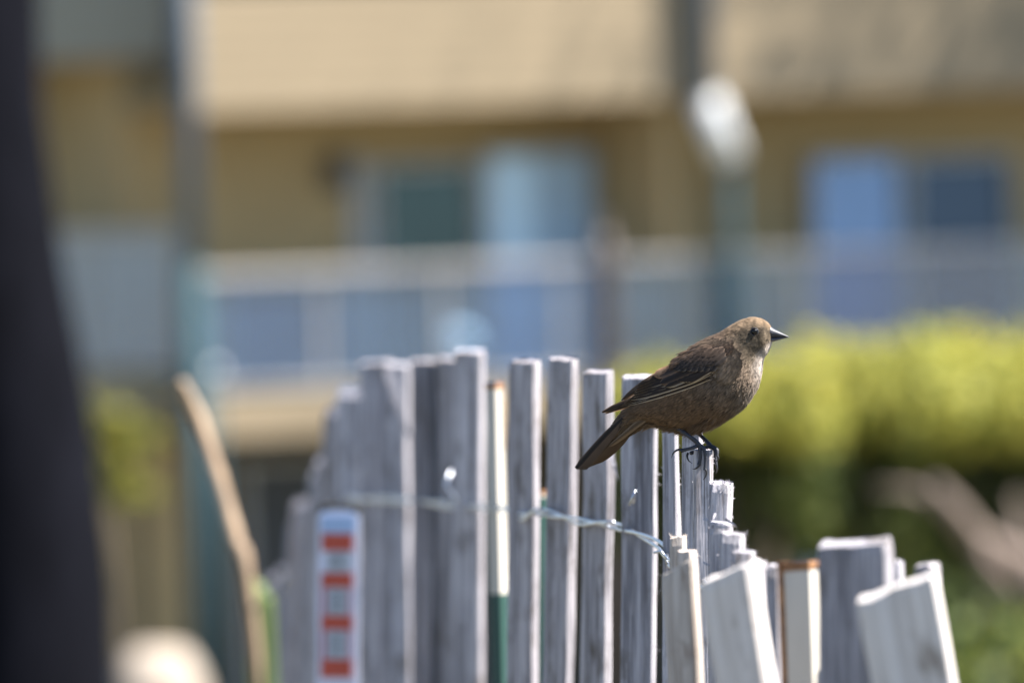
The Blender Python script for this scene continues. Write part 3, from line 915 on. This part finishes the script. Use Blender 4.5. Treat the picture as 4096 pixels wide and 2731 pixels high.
# marker strip with red bars on the fence
sp = P(1355, 2012, 11.45)
sb = P(1350, 2731, 11.45)
ax = (sb - sp).normalized()
gz = ground_z(sp.x, sp.y)
Ls = (gz - sp.z) / ax.z
so = sp + ax * Ls
strip = empty('marker_post', so)
up = -ax; u = Vector((math.cos(R(6)), -math.sin(R(6)), 0)); u = (u - up * u.dot(up)).normalized(); n_ = u.cross(up)
strip.matrix_basis = Matrix.Translation(so) @ Matrix((u, -n_, up)).transposed().to_4x4()
tag(strip, 'flat white marker post with red bars standing against the grey fence', 'marker')
q = K * 11.45                                     # metres per photo pixel there
def sz(py): return Ls - (py - 2012) * q
sw = 84 * q
# arched panel outline
pv = []
for i in range(9):
    a = math.pi * i / 8
    pv.append((math.cos(a) * sw, math.sin(a) * sw * .35 + sz(2065)))
pv = pv + [(-sw, -.05), (sw, -.05)]
nv = len(pv)
obj('panel', [(x, -.002, z) for x, z in pv] + [(x, .004, z) for x, z in pv],
    [tuple(range(nv)), tuple(range(nv, 2 * nv))[::-1]] + [(i, nv + i, nv + (i + 1) % nv, (i + 1) % nv) for i in range(nv)], M['strip_white'], strip)
box('cap', -sw * .98, sw * 1.02, -.001, .010, sz(2072), sz(2008), M['dark_metal'], strip, bevel=.003)
box('blue_band', -sw * .8, sw * .8, -.0032, -.0021, sz(2128), sz(2062), M['strip_blue'], strip)
for (a, b) in ((2141, 2194), (2297, 2340), (2467, 2510), (2642, 2700)):
    box('red_bar', -66 * q, 58 * q, -.0034, -.0022, sz(b + 8), sz(a - 8), M['strip_red'], strip)
box('text_field', -45 * q, 50 * q, -.0030, -.0021, sz(2285), sz(2208), M['strip_grey'], strip)
for (a, b) in ((2350, 2456), (2520, 2632)):
    box('text_field', -40 * q, 36 * q, -.0030, -.0021, sz(b), sz(a), M['strip_grey'], strip)
    box('red_border', -66 * q, -47 * q, -.0031, -.0021, sz(b + 4), sz(a - 4), M['strip_pink'], strip)
    box('red_border', 42 * q, 52 * q, -.0031, -.0021, sz(b + 4), sz(a - 4), M['strip_pink'], strip)
for (a, n) in ((2216, 4), (2364, 6), (2534, 6)):
    for j in range(n):
        w0 = (36 - 7 * ((j * 5) % 3)) * q
        box('text_line', -34 * q, w0 - 6 * q, -.0035, -.0031, sz(a + j * 15 + 5), sz(a + j * 15), M['strip_ink'], strip)

# ------------------------------------------------------------------ the bird
S = 8.40 * K                                   # metres per photo pixel at the bird
def zl(zx, zy):
    """profile tracing units -> bird local x, z (metres from the perch)"""
    return ((zx * .4719 + 2250 - 2813) * S, -((zy * .4719 + 1220 - 1797) * S))
def zf(fx, fy):
    """foot tracing units -> bird local x, z"""
    return ((fx * .20408 + 2600 - 2813) * S, -((fy * .20408 + 1640 - 1797) * S))
bird = empty('bird')
bird.matrix_basis = Matrix.Translation(P(2813, 1797, 8.40)) @ Matrix((CROT.col[0], -CROT.col[2], CROT.col[1])).transposed().to_4x4() @ Matrix.Rotation(R(-9), 4, 'Z')
tag(bird, 'small brown songbird with dark pointed bill perched on a slat top', 'bird')

UZ = .4719 * S                                  # one tracing unit in metres
ST = [  # top, bottom, half width
    (1784, 200, 1784, 314, 24), (1750, 160, 1768, 348, 60), (1700, 126, 1748, 390, 104), (1622, 108, 1722, 432, 128),
    (1530, 128, 1706, 475, 140), (1445, 170, 1698, 520, 150), (1362, 220, 1688, 575, 168), (1270, 264, 1668, 645, 196),
    (1170, 315, 1632, 725, 222), (1062, 388, 1570, 812, 240), (962, 478, 1482, 895, 246), (866, 566, 1372, 972, 240),
    (778, 648, 1245, 1034, 224), (700, 722, 1095, 1070, 198), (624, 790, 930, 1052, 160), (562, 848, 790, 1012, 122),
    (512, 905, 675, 1040, 94), (462, 972, 575, 1088, 66), (415, 1035, 500, 1128, 44)]
NR, NS = 76, 40
RG = catmull(ST, NR)
def bpos(t, th):
    """surface point; t 0..1 bill to tail, th angle from the back (0) round the near side (pi/2) to the belly (pi)"""
    x = t * (NR - 1); k = min(int(x), NR - 2); f = x - k
    a = [p + (q_ - p) * f for p, q_ in zip(RG[k], RG[k + 1])]
    c = math.cos(th); s = math.sin(th)
    cx = (a[0] + a[2]) / 2 + (a[0] - a[2]) / 2 * c
    cz = (a[1] + a[3]) / 2 + (a[1] - a[3]) / 2 * c
    X, Z = zl(cx, cz)
    w = a[4] * UZ * (abs(s) ** .92) * (1 if s >= 0 else -1)
    return Vector((X, -w, Z))

def sc3(c, f): return tuple(min(1, x * f) for x in c)
def lerp3(a, b, t): 
    t = max(0, min(1, t)); return tuple(x + (y - x) * t for x, y in zip(a, b))
def smooth(a, b, x):
    t = max(0, min(1, (x - a) / (b - a))); return t * t * (3 - 2 * t)
CROWN = (.185, .130, .083); CHEEK = (.115, .088, .060); THROAT = (.44, .38, .335); BREAST = (.172, .126, .090)
BELLY = (.140, .085, .048); MANTLE = (.085, .056, .038); RUMP = (.085, .058, .038); UNDER = (.135, .087, .050)
def plume(t, th):
    a = abs(th) / math.pi                       # 0 back .. 1 belly
    head = lerp3(CROWN, CHEEK, smooth(.22, .40, a))
    head = lerp3(head, THROAT, smooth(.66, .84, a))
    body = lerp3(MANTLE, BREAST, smooth(.18, .36, a))
    body = lerp3(body, lerp3(BREAST, THROAT, .35), smooth(.72, .95, a) * smooth(.62, .35, t))
    bel = lerp3(RUMP, BELLY, smooth(.2, .4, a))
    c = lerp3(head, body, smooth(.24, .36, t + (a - .5) * -.06))
    c = lerp3(c, bel, smooth(.46, .62, t))
    c = lerp3(c, lerp3(RUMP, UNDER, smooth(.3, .55, a)), smooth(.76, .9, t))
    return c
bv, bf, bc = [], [], []
for i in range(NR):
    for j in range(NS):
        th = -math.pi + 2 * math.pi * j / NS
        p = bpos(i / (NR - 1), th)
        bv.append(p); bc.append(tuple(x * .7 for x in plume(i / (NR - 1), th)))
for i in range(NR - 1):
    for j in range(NS):
        j2 = (j + 1) % NS
        bf.append((i * NS + j, i * NS + j2, (i + 1) * NS + j2, (i + 1) * NS + j))
bf.append(tuple(range(NS))[::-1]); bf.append(tuple((NR - 1) * NS + j for j in range(NS)))
obj('body', bv, bf, M['body_skin'], bird, smooth=True, cols=bc)

# near-side depth lookup
kd = kdtree.KDTree(NR * NS)
for i, p in enumerate(bv):
    if p.y <= 1e-6: kd.insert(Vector((p.x, 0, p.z)), i)
kd.balance()
def bdepth(X, Z):
    r = kd.find_n(Vector((X, 0, Z)), 5)
    ws = [1 / (d + 3e-4) for _, _, d in r]
    return -sum(bv[i].y * w for (_, i, _), w in zip(r, ws)) / sum(ws)
SH = Vector((1430, 430)); TP = Vector((500, 850))
def wdepth(zx, zy):
    X, Z = zl(zx, zy)
    t = (Vector((zx, zy)) - SH).dot(TP - SH) / (TP - SH).length_squared
    tap = (.0205 + (.0050 - .0205) * max(0, min(1.25, t)))
    d = bdepth(X, Z)
    k = smooth(.45, .75, t)
    return max(d, d * (1 - k) + tap * k)

# feather patches over the body: many small overlapping contour feathers
WPOLY = [(1330, 470), (1300, 610), (1130, 660), (940, 735), (520, 880), (500, 840), (650, 690), (860, 580), (1000, 470), (1100, 400), (1260, 400)]
def inside(x, y, poly):
    r = False; n = len(poly)
    for i in range(n):
        x0, y0 = poly[i]; x1, y1 = poly[(i + 1) % n]
        if (y0 > y) != (y1 > y) and x < (x1 - x0) * (y - y0) / (y1 - y0) + x0: r = not r
    return r
def unzl(X, Z): return ((X / S + 2813 - 2250) / .4719, (-Z / S + 1797 - 1220) / .4719)
FR = random.Random(99)
fv, ff_, fc = [], [], []
def contour_feather(p, d, n, L, W, c, lift, edge=1.12, core=.80):
    w = n.cross(d).normalized()
    k = len(fv)
    for (a, ww, b) in ((0, .5, 0), (.5, 1.0, .4), (1.0, .15, 1.0)):
        q = p + d * (L * a) + n * (lift * b * L)
        for s in (-1, 0, 1):
            fv.append(q + w * (s * W * ww) - n * (abs(s) * W * .15))
            f = core if s == 0 else edge
            if a == 0: f *= .8
            fc.append(tuple(min(1, x * f) for x in c))
    for r_ in range(2):
        for s in (0, 1):
            ff_.append((k + r_ * 3 + s, k + r_ * 3 + s + 1, k + r_ * 3 + s + 4, k + r_ * 3 + s + 3))
eye_c = Vector((1648, 225))
NF = 34000
cnt = 0
while cnt < NF:
    t = FR.random(); th = FR.uniform(-math.pi, math.pi)
    k = min(int(t * (NR - 1)), NR - 2)
    a = RG[k]
    size = math.hypot(a[0] - a[2], a[1] - a[3]) + 2 * a[4]
    dens = size / 1150 * (1.0 + 1.3 * smooth(.36, .16, t))
    if th < 0: dens *= .35                      # far side: sparser
    if FR.random() > dens: continue
    p = bpos(t, th)
    zx, zy = unzl(p.x, p.z)
    if p.y < 0 and inside(zx, zy, WPOLY): 
        cnt += .15
        continue
    if p.y < 0 and (Vector((zx, zy)) - eye_c).length < 40: continue
    p2 = bpos(min(1, t + .012), th); p0 = bpos(max(0, t - .012), th)
    d = (p2 - p0).normalized()
    pt = bpos(t, th + .05) - bpos(t, th - .05)
    n = d.cross(pt).normalized()
    if n.dot(p - Vector((p.x, 0, (zl(0, (a[1] + a[3]) / 2)[1])))) < 0: n = -n
    # feathers of the lower side stream back towards the tail
    L = .0030 + .0052 * smooth(.12, .5, t) + .002 * smooth(.7, .95, t)
    L *= FR.uniform(.75, 1.25)
    W = (.00055 + .00022 * smooth(.1, .5, t)) * FR.uniform(.7, 1.3)
    d = (d + pt.normalized() * FR.gauss(0, .16)).normalized()
    c = plume(t, th)
    f = FR.uniform(.78, 1.22) * (1 + .50 * noise.noise(p * 300) + (.62 if t < .3 else .12) * noise.noise(p * 750))
    an = abs(th) / math.pi
    core = .78
    if t > .42 and an > .42 and noise.noise(Vector((t * 95, th * 17, 3))) > .18: f *= .58      # dark-centred belly feathers
    if .27 < t < .58 and an > .45 and noise.noise(Vector((t * 26, th * 24, 9))) > .12: f *= .66          # breast streaks
    c = tuple(x * f for x in c)
    # darker lores and line behind the eye
    e = Vector((zx, zy)) - eye_c
    if p.y < 0 and -30 < e.y < 45 and 30 < e.x < 95: c = tuple(x * .55 for x in c)
    if p.y < 0 and abs(e.y + 8 - e.x * .02) < 22 and -170 < e.x < -30: c = tuple(x * .62 for x in c)
    contour_feather(p, d, n, L, W, c, FR.uniform(.04, .15) + (.10 if an > .85 and t > .45 else 0), core=core)
    cnt += 1
# broader dark-centred feathers of flank and belly
k_ = 0
while k_ < 1500:
    t = FR.uniform(.36, .86); th = math.pi * FR.uniform(.38, 1.12)
    p = bpos(t, th)
    zx, zy = unzl(p.x, p.z)
    k_ += 1
    if inside(zx, zy, WPOLY): continue
    d = (bpos(min(1, t + .012), th) - bpos(t - .012, th)).normalized()
    pt = bpos(t, th + .05) - bpos(t, th - .05)
    n = d.cross(pt).normalized()
    if n.y > 0 and p.y < -.003: n = -n
    c = sc3(plume(t, th), FR.uniform(.8, 1.2))
    d = (d + pt.normalized() * FR.gauss(0, .12)).normalized()
    contour_feather(p + n * .0004, d, n, FR.uniform(.006, .009), FR.uniform(.0013, .0021), c, FR.uniform(.05, .12), edge=1.28, core=FR.uniform(.42, .62))
# loose down under the belly and at the thighs
for _ in range(900):
    t = FR.uniform(.60, .86); th = math.pi - FR.uniform(-.2, .75)
    p = bpos(t, th)
    d = (bpos(t + .012, th) - bpos(t - .012, th)).normalized()
    n = Vector((0, -.25, -1)).normalized()
    c = sc3(lerp3(BELLY, THROAT, .15), FR.uniform(.8, 1.3))
    contour_feather(p, (d + n * FR.uniform(0, .5) + Vector((0, FR.gauss(0, .2), 0))).normalized(), n, FR.uniform(.005, .010), FR.uniform(.0004, .0009), c, .1)
bfth = obj('body_feathers', fv, ff_, M['plumage'], bird, smooth=True, cols=fc)
bfth['kind'] = 'stuff'

# wing and tail feathers, one mesh each
def bez(p0, p1, p2, t): return tuple((1 - t) ** 2 * a + 2 * t * (1 - t) * b + t * t * c for a, b, c in zip(p0, p1, p2))
def feather(parent, path, hw, layer, core, edge, depth=None, tip='round', edge_side=(1, 1), n=12, name='feather', side=-1, edge_w=.10):
    """vane feather: path = root, middle, tip in tracing units; hw half width in tracing units"""
    vs, fs, cs = [], [], []
    cols_s = [-1.0, -1 + edge_w, -.5, -.04, .04, .5, 1 - edge_w, 1.0]
    nc = len(cols_s)
    for i in range(n + 1):
        t = i / n
        # control point through the middle
        mid = tuple(2 * m_ - .5 * (a + b) for a, m_, b in zip(path[0], path[1], path[2]))
        x, y = bez(path[0], mid, path[2], t)
        x2, y2 = bez(path[0], mid, path[2], min(1, t + .01)); x1, y1 = bez(path[0], mid, path[2], max(0, t - .01))
        dx, dy = x2 - x1, y2 - y1
        l = math.hypot(dx, dy) or 1
        px_, py_ = -dy / l, dx / l
        if tip == 'round': w = hw * min(1, .45 + t * 2.2) * math.sqrt(max(0, 1 - max(0, (t - .72) / .285) ** 2.2))
        elif tip == 'point': w = hw * min(1, .5 + t * 2) * (1 - max(0, (t - .55) / .47) ** 1.6)
        else: w = hw * min(1, .4 + t * 1.2) * (1 - .35 * max(0, (t - .93) / .07) ** 2)
        w = max(w, .6)
        for j, s in enumerate(cols_s):
            zx, zy = x + px_ * s * w, y + py_ * s * w
            X, Z = zl(zx, zy)
            dpt = (wdepth(zx, zy) if depth is None else depth(t)) + layer * .00034 + .0016 - .0007 * s * s * (1 if depth is None else .5) + .0003 * (i % 2) * 0
            vs.append((X, side * dpt, Z))
            isedge = (j in (0, 1) and edge_side[0]) or (j in (6, 7) and edge_side[1])
            outer = j in (0, 7)
            base = core
            if outer and isedge: base = edge
            elif isedge: base = lerp3(core, edge, .55)
            elif j in (3, 4): base = tuple(q_ * .6 for q_ in core)
            if t > .9 and outer: base = lerp3(base, edge, .5)
            cs.append(tuple(q_ * (1 + .08 * math.sin(i * 2.1 + j)) for q_ in base))
    for i in range(n):
        for j in range(nc - 1):
            fs.append((i * nc + j, i * nc + j + 1, (i + 1) * nc + j + 1, (i + 1) * nc + j))
    return obj(name, vs, fs, M['flight'], parent, smooth=True, cols=cs)

DK = (.044, .030, .022); DKB = (.034, .027, .024); RUF = (.062, .041, .029); DKR = (.054, .036, .025); EDG = (.50, .40, .29); EDR = (.26, .15, .09)
def make_wing(side):
    wing = empty('wing'); wing.parent = bird
    kw = dict(side=side)
    # primaries: the longest lies lowest and crosses over the tail
    feather(wing, ((1120, 615), (800, 742), (332, 908)), 36, 0, DK, (.24, .14, .08), tip='round', edge_w=.2, **kw)
    feather(wing, ((1120, 635), (800, 760), (352, 922)), 26, .3, DK, (.24, .15, .09), tip='point', edge_w=.2, **kw)
    for i in range(6):
        feather(wing, ((1290 - 22 * i, 618 - 6 * i), (925 - 14 * i, 742 - 17 * i), (468 + 20 * i, 872 - 13 * i)), 24, 1 + i * .55, DK, EDG, tip='point', edge_side=(1, 0), edge_w=.24, **kw)
    # secondaries
    for i in range(6):
        feather(wing, ((1290 - 30 * i, 580 - 12 * i), (985 - 26 * i, 690 - 18 * i), (590 + 12 * i, 800 - 22 * i)), 27, 4.5 + i * .55, DK, EDG if i < 4 else EDR, tip='round', edge_side=(1, 0), edge_w=.20, **kw)
    # upper edge over the rump
    for i in range(6):
        feather(wing, ((1080 - 10 * i, 470 + 14 * i), (815 - 12 * i, 588 + 16 * i), (505 + 20 * i, 806 - 13 * i)), 24, .8 + i * .4, lerp3(DKR, DK, (i % 2) * .5), (.20, .13, .085), tip='round', edge_side=(1, 1), edge_w=.2, **kw)
    # tertials
    feather(wing, ((1270, 545), (1090, 612), (905, 690)), 36, 9.2, DK, EDG, edge_side=(1, 0), **kw)
    feather(wing, ((1220, 515), (1030, 588), (850, 662)), 42, 10.0, DK, EDR, edge_side=(1, 1), **kw)
    feather(wing, ((1160, 455), (970, 535), (790, 596)), 46, 10.8, RUF, EDR, edge_side=(1, 1), **kw)
    # thin pale-edged lower secondaries under the coverts
    for i in range(6):
        feather(wing, ((1350 - 6 * i, 520 + 4 * i), (1240 - 22 * i, 585 + 4 * i), (1125 - 30 * i, 655 - 2 * i)), 20, 11.5 - i * .4, DK, EDG, edge_side=(1, 0), edge_w=.2, **kw)
    # greater coverts
    for i in range(7):
        x = 1322 - i * 52
        feather(wing, ((x + 62, 455 - 2 * i), (x + 14, 505), (x - 24, 568 + (4 if i % 2 else -3) - i * 2)), 33, 12.4 + i * .25, DKB, (.20, .155, .12), edge_w=.12, **kw)
    # median and lesser coverts, scapulars
    rnd = random.Random(3)
    for r_ in range(3):
        for i in range(9):
            x = 1385 - i * 48 - r_ * 16 + rnd.uniform(-9, 9)
            y = 468 - r_ * 36 + abs(i - 3) * 4 + i * 3 + rnd.uniform(-6, 6)
            if y < 330 + max(0, 1180 - x) * .62: continue
            c = lerp3(DKB, RUF, r_ / 3 + rnd.uniform(-.1, .1))
            c = sc3(c, rnd.uniform(.8, 1.25))
            feather(wing, ((x + 50, y - 42), (x + 6, y - 8), (x - 48, y + 34)), 31, 14 + r_ * .6 + rnd.random() * .4, c, lerp3(c, (.20, .14, .095), .4), n=8, edge_w=.2, **kw)
    return wing
nw = make_wing(-1)
fw = make_wing(1)

# tawny side feathers of the breast lapping over the bend of the wing
fv, ff_, fc = [], [], []
for _ in range(2600):
    zx = 1320 + FR.random() * 235; zy = 335 + FR.random() * 300
    # keep to an uneven lappet
    q_ = ((zx - 1445) / 108) ** 2 + ((zy - 488) / 150) ** 2 + .45 * noise.noise(Vector((zx * .03, zy * .03, 0)))
    if q_ > 1: continue
    X, Z = zl(zx, zy)
    bump_ = .0050 * max(0, 1 - q_) ** .55
    p = Vector((X, -(bdepth(X, Z) + bump_ + .0006), Z))
    d = Vector((-.70, 0, -.66 + FR.gauss(0, .2))).normalized()
    d = (d + Vector((0, .22 * (zx < 1400), 0))).normalized()
    n = Vector((.35 * (zx - 1440) / 100, -1, -.3 * (zy - 485) / 135)).normalized()
    c = lerp3(BREAST, CROWN, smooth(430, 370, zy) * .6)
    f = FR.uniform(.8, 1.2) * (1 + .35 * noise.noise(p * 500))
    if zx < 1372 and FR.random() < .6: c = lerp3(c, THROAT, .45)
    contour_feather(p, d, n, FR.uniform(.004, .0068), FR.uniform(.0005, .0009), tuple(x * f for x in c), FR.uniform(.04, .14))
for _ in range(2600):      # soft brown mantle and shoulder above the coverts
    zx = FR.uniform(1010, 1480)
    top_y = 318 + max(0, 1180 - zx) * .62
    zy = top_y - abs(FR.gauss(0, 16)) * (zx > 1200) + FR.random() ** 1.3 * (105 if zx > 1150 else 80)
    X, Z = zl(zx, zy)
    if bdepth(X, Z) < .006: continue
    p = Vector((X, -(bdepth(X, Z) + .0040 + .0022 * FR.random()), Z))
    d = Vector((-.84, .05, -.52 + FR.gauss(0, .14))).normalized()
    n = Vector((0, -1, .55)).normalized()
    k_ = noise.noise(Vector((zx * .022, zy * .03, 4)))
    c = lerp3(lerp3((.120, .084, .058), (.100, .063, .042), smooth(0, 30, zy - top_y)), (.050, .036, .030), smooth(-.15, .3, k_) * smooth(0, 40, zy - top_y))
    c = sc3(c, FR.uniform(.75, 1.25))
    contour_feather(p, d, n, FR.uniform(.006, .0105), FR.uniform(.0006, .0012), c, FR.uniform(.02, .08))
lap = obj('side_feathers', fv, ff_, M['plumage'], bird, smooth=True, cols=fc)
lap['kind'] = 'stuff'

# tail
tail = empty('tail'); tail.parent = bird
TBR = (.085, .055, .038)
def tdep(y0, y1): return lambda t: y0 + (y1 - y0) * t
for i in range(5):       # upper (near) feathers, dark, stacked
    feather(tail, ((585 - 6 * i, 900 + 16 * i), (372 + 6 * i, 1098 + 9 * i), (114 + 17 * i, 1386 + 1 * i)), 27 - i, 0, (.030, .024, .021), (.15, .10, .07), depth=tdep(.006, .0045 - .0009 * i), tip='square', edge_side=(1, 1), edge_w=.14)
for i in range(5):       # under side, warm brown
    feather(tail, ((615 - 8 * i, 985 + 10 * i), (430 + 12 * i, 1140 + 10 * i), (205 + 16 * i, 1378 - 8 * i)), 26, 0, (.085, .052, .030), (.14, .088, .05), depth=tdep(.003, .0008 - .0015 * i), tip='round', edge_side=(0, 1), edge_w=.1)
# undertail coverts
for i in range(11):
    feather(tail, ((735 - 16 * i, 955 + 12 * i), (650 - 17 * i, 1002 + 14 * i), (568 - 18 * i, 1066 + 13 * i)), 24 - i * .8, 0, (.115, .075, .045), (.20, .135, .085), depth=tdep(.0080 - .0004 * i, .0070 - .0005 * i), tip='round', edge_w=.25)

# head: bill, eyes
def loft2(name, st, m, parent, seg=16):
    vs, fs = [], []
    for (x0, y0, x1, y1, w) in st:
        for s in range(seg):
            th = 2 * math.pi * s / seg
            c, s_ = math.cos(th), math.sin(th)
            zx = (x0 + x1) / 2 + (x0 - x1) / 2 * c; zy = (y0 + y1) / 2 + (y0 - y1) / 2 * c
            X, Z = zl(zx, zy)
            vs.append((X, -w * UZ * s_, Z))
    for i in range(len(st) - 1):
        for s in range(seg):
            fs.append((i * seg + s, i * seg + (s + 1) % seg, (i + 1) * seg + (s + 1) % seg, (i + 1) * seg + s))
    fs.append(tuple(range(seg))[::-1]); fs.append(tuple((len(st) - 1) * seg + s for s in range(seg)))
    return obj(name, vs, fs, m, parent, smooth=True)
bill = empty('bill'); bill.parent = bird
loft2('upper_mandible', catmull([(1770, 180, 1728, 284, 50), (1798, 200, 1768, 283, 44), (1835, 219, 1812, 278, 33), (1875, 240, 1860, 273, 21), (1910, 259, 1903, 274, 10), (1931, 272, 1928, 276, 2)], 18), M['bill'], bill)
loft2('lower_mandible', catmull([(1728, 276, 1742, 322, 46), (1765, 276, 1775, 314, 40), (1810, 275, 1818, 304, 29), (1855, 273, 1860, 291, 17), (1900, 273, 1902, 279, 6), (1918, 273, 1918, 276, 2)], 18), M['bill_low'], bill)
nx_, nz_ = zl(1790, 238)
o = blob('nostril', (nx_, -.0068, nz_), .0007, M['claw'], 0, 0, .6, bill, 2)
for side in (-1, 1):
    ex, ez = zl(1648, 225)
    yd = bdepth(ex, ez)
    e = blob('eye', (ex, side * (yd - .0006), ez), .00265, M['eye'], 0, 0, 1, bird, 3)
    ring = []
    for i in range(26):
        a = 2 * math.pi * i / 25
        ring.append((math.cos(a) * .0027, side * .0010, math.sin(a) * .0026))
    v, f = tube_geo(ring, .00042, 6)
    obj('eyelid', v, f, M['leg'], e, smooth=True)

# legs and feet
def limb(name, pts, rads, m, parent, n=22, seg=9, scute=0.0):
    pp = catmull([(*p, r_) for p, r_ in zip(pts, rads)], n)
    rr = [q_[3] * (1 + (scute if i % 2 else -scute)) for i, q_ in enumerate(pp)]
    v, f = tube_geo([q_[:3] for q_ in pp], rr, seg)
    return obj(name, v, f, m, parent, smooth=True)
def f3(fx, fy, y):
    X, Z = zf(fx, fy); return (X, y, Z)
fr_ = .20408 * S
yN = -.0113          # near toes lie against the camera side of the slat
leg1 = empty('leg'); leg1.parent = bird
limb('shank', [f3(330, 200, -.0095), f3(560, 345, -.0105), f3(780, 490, -.0115), f3(930, 600, -.0112), f3(1015, 700, -.0108)], [46 * fr_, 44 * fr_, 41 * fr_, 46 * fr_, 52 * fr_], M['leg'], leg1, 26, 10, .03)
def toe(parent, pts, rads, claw, crads):
    t = limb('toe', pts, rads, M['leg'], parent, 24, 9, .09)
    limb('claw', claw, crads, M['claw'], t, 14, 8)
    return t
toe(leg1, [f3(980, 690, -.0108), f3(880, 735, -.0128), f3(760, 765, -.0132), f3(650, 795, -.0134)], [40 * fr_, 36 * fr_, 34 * fr_, 44 * fr_],
    [f3(660, 775, -.0134), f3(580, 778, -.0134), f3(500, 840, -.0134), f3(464, 938, -.0134)], [28 * fr_, 22 * fr_, 15 * fr_, 3 * fr_])
toe(leg1, [f3(1010, 690, -.0108), f3(1020, 790, yN - .0004), f3(1030, 930, yN), f3(1005, 1040, yN), f3(990, 1065, yN)], [44 * fr_, 34 * fr_, 30 * fr_, 32 * fr_, 34 * fr_],
    [f3(1030, 1050, yN), f3(980, 1110, yN), f3(920, 1145, yN), f3(868, 1146, yN)], [22 * fr_, 19 * fr_, 12 * fr_, 3 * fr_])
toe(leg1, [f3(1030, 690, -.0106), f3(1105, 780, yN - .0004), f3(1135, 930, yN), f3(1125, 1080, yN), f3(1120, 1170, yN)], [44 * fr_, 36 * fr_, 34 * fr_, 32 * fr_, 36 * fr_],
    [f3(1140, 1160, yN), f3(1150, 1230, yN), f3(1125, 1310, yN), f3(1080, 1364, yN)], [22 * fr_, 19 * fr_, 12 * fr_, 3 * fr_])
leg2 = empty('leg'); leg2.parent = bird
limb('shank', [f3(760, 330, .010), f3(900, 440, .008), f3(1040, 560, .004), f3(1150, 660, .001), f3(1190, 715, 0)], [42 * fr_, 40 * fr_, 38 * fr_, 44 * fr_, 46 * fr_], M['leg'], leg2, 26, 10, .03)
toe(leg2, [f3(1175, 700, .0), f3(1270, 735, -.002), f3(1335, 790, -.004), f3(1325, 900, -.005)], [40 * fr_, 38 * fr_, 36 * fr_, 32 * fr_],
    [f3(1335, 890, -.005), f3(1365, 930, -.005), f3(1340, 985, -.005), f3(1300, 1010, -.005)], [22 * fr_, 18 * fr_, 12 * fr_, 3 * fr_])
toe(leg2, [f3(1185, 700, .002), f3(1262, 790, .003), f3(1275, 930, .003), f3(1285, 1080, .003)], [38 * fr_, 34 * fr_, 30 * fr_, 34 * fr_],
    [f3(1290, 1070, .003), f3(1308, 1140, .003), f3(1300, 1200, .003), f3(1272, 1255, .003)], [22 * fr_, 18 * fr_, 12 * fr_, 3 * fr_])
toe(leg2, [f3(1170, 690, .003), f3(1040, 745, .006), f3(900, 800, .004), f3(810, 840, -.002)], [38 * fr_, 34 * fr_, 32 * fr_, 38 * fr_],
    [f3(755, 845, -.004), f3(745, 900, -.006), f3(785, 985, -.008), f3(862, 1040, -.009)], [26 * fr_, 22 * fr_, 14 * fr_, 3 * fr_])
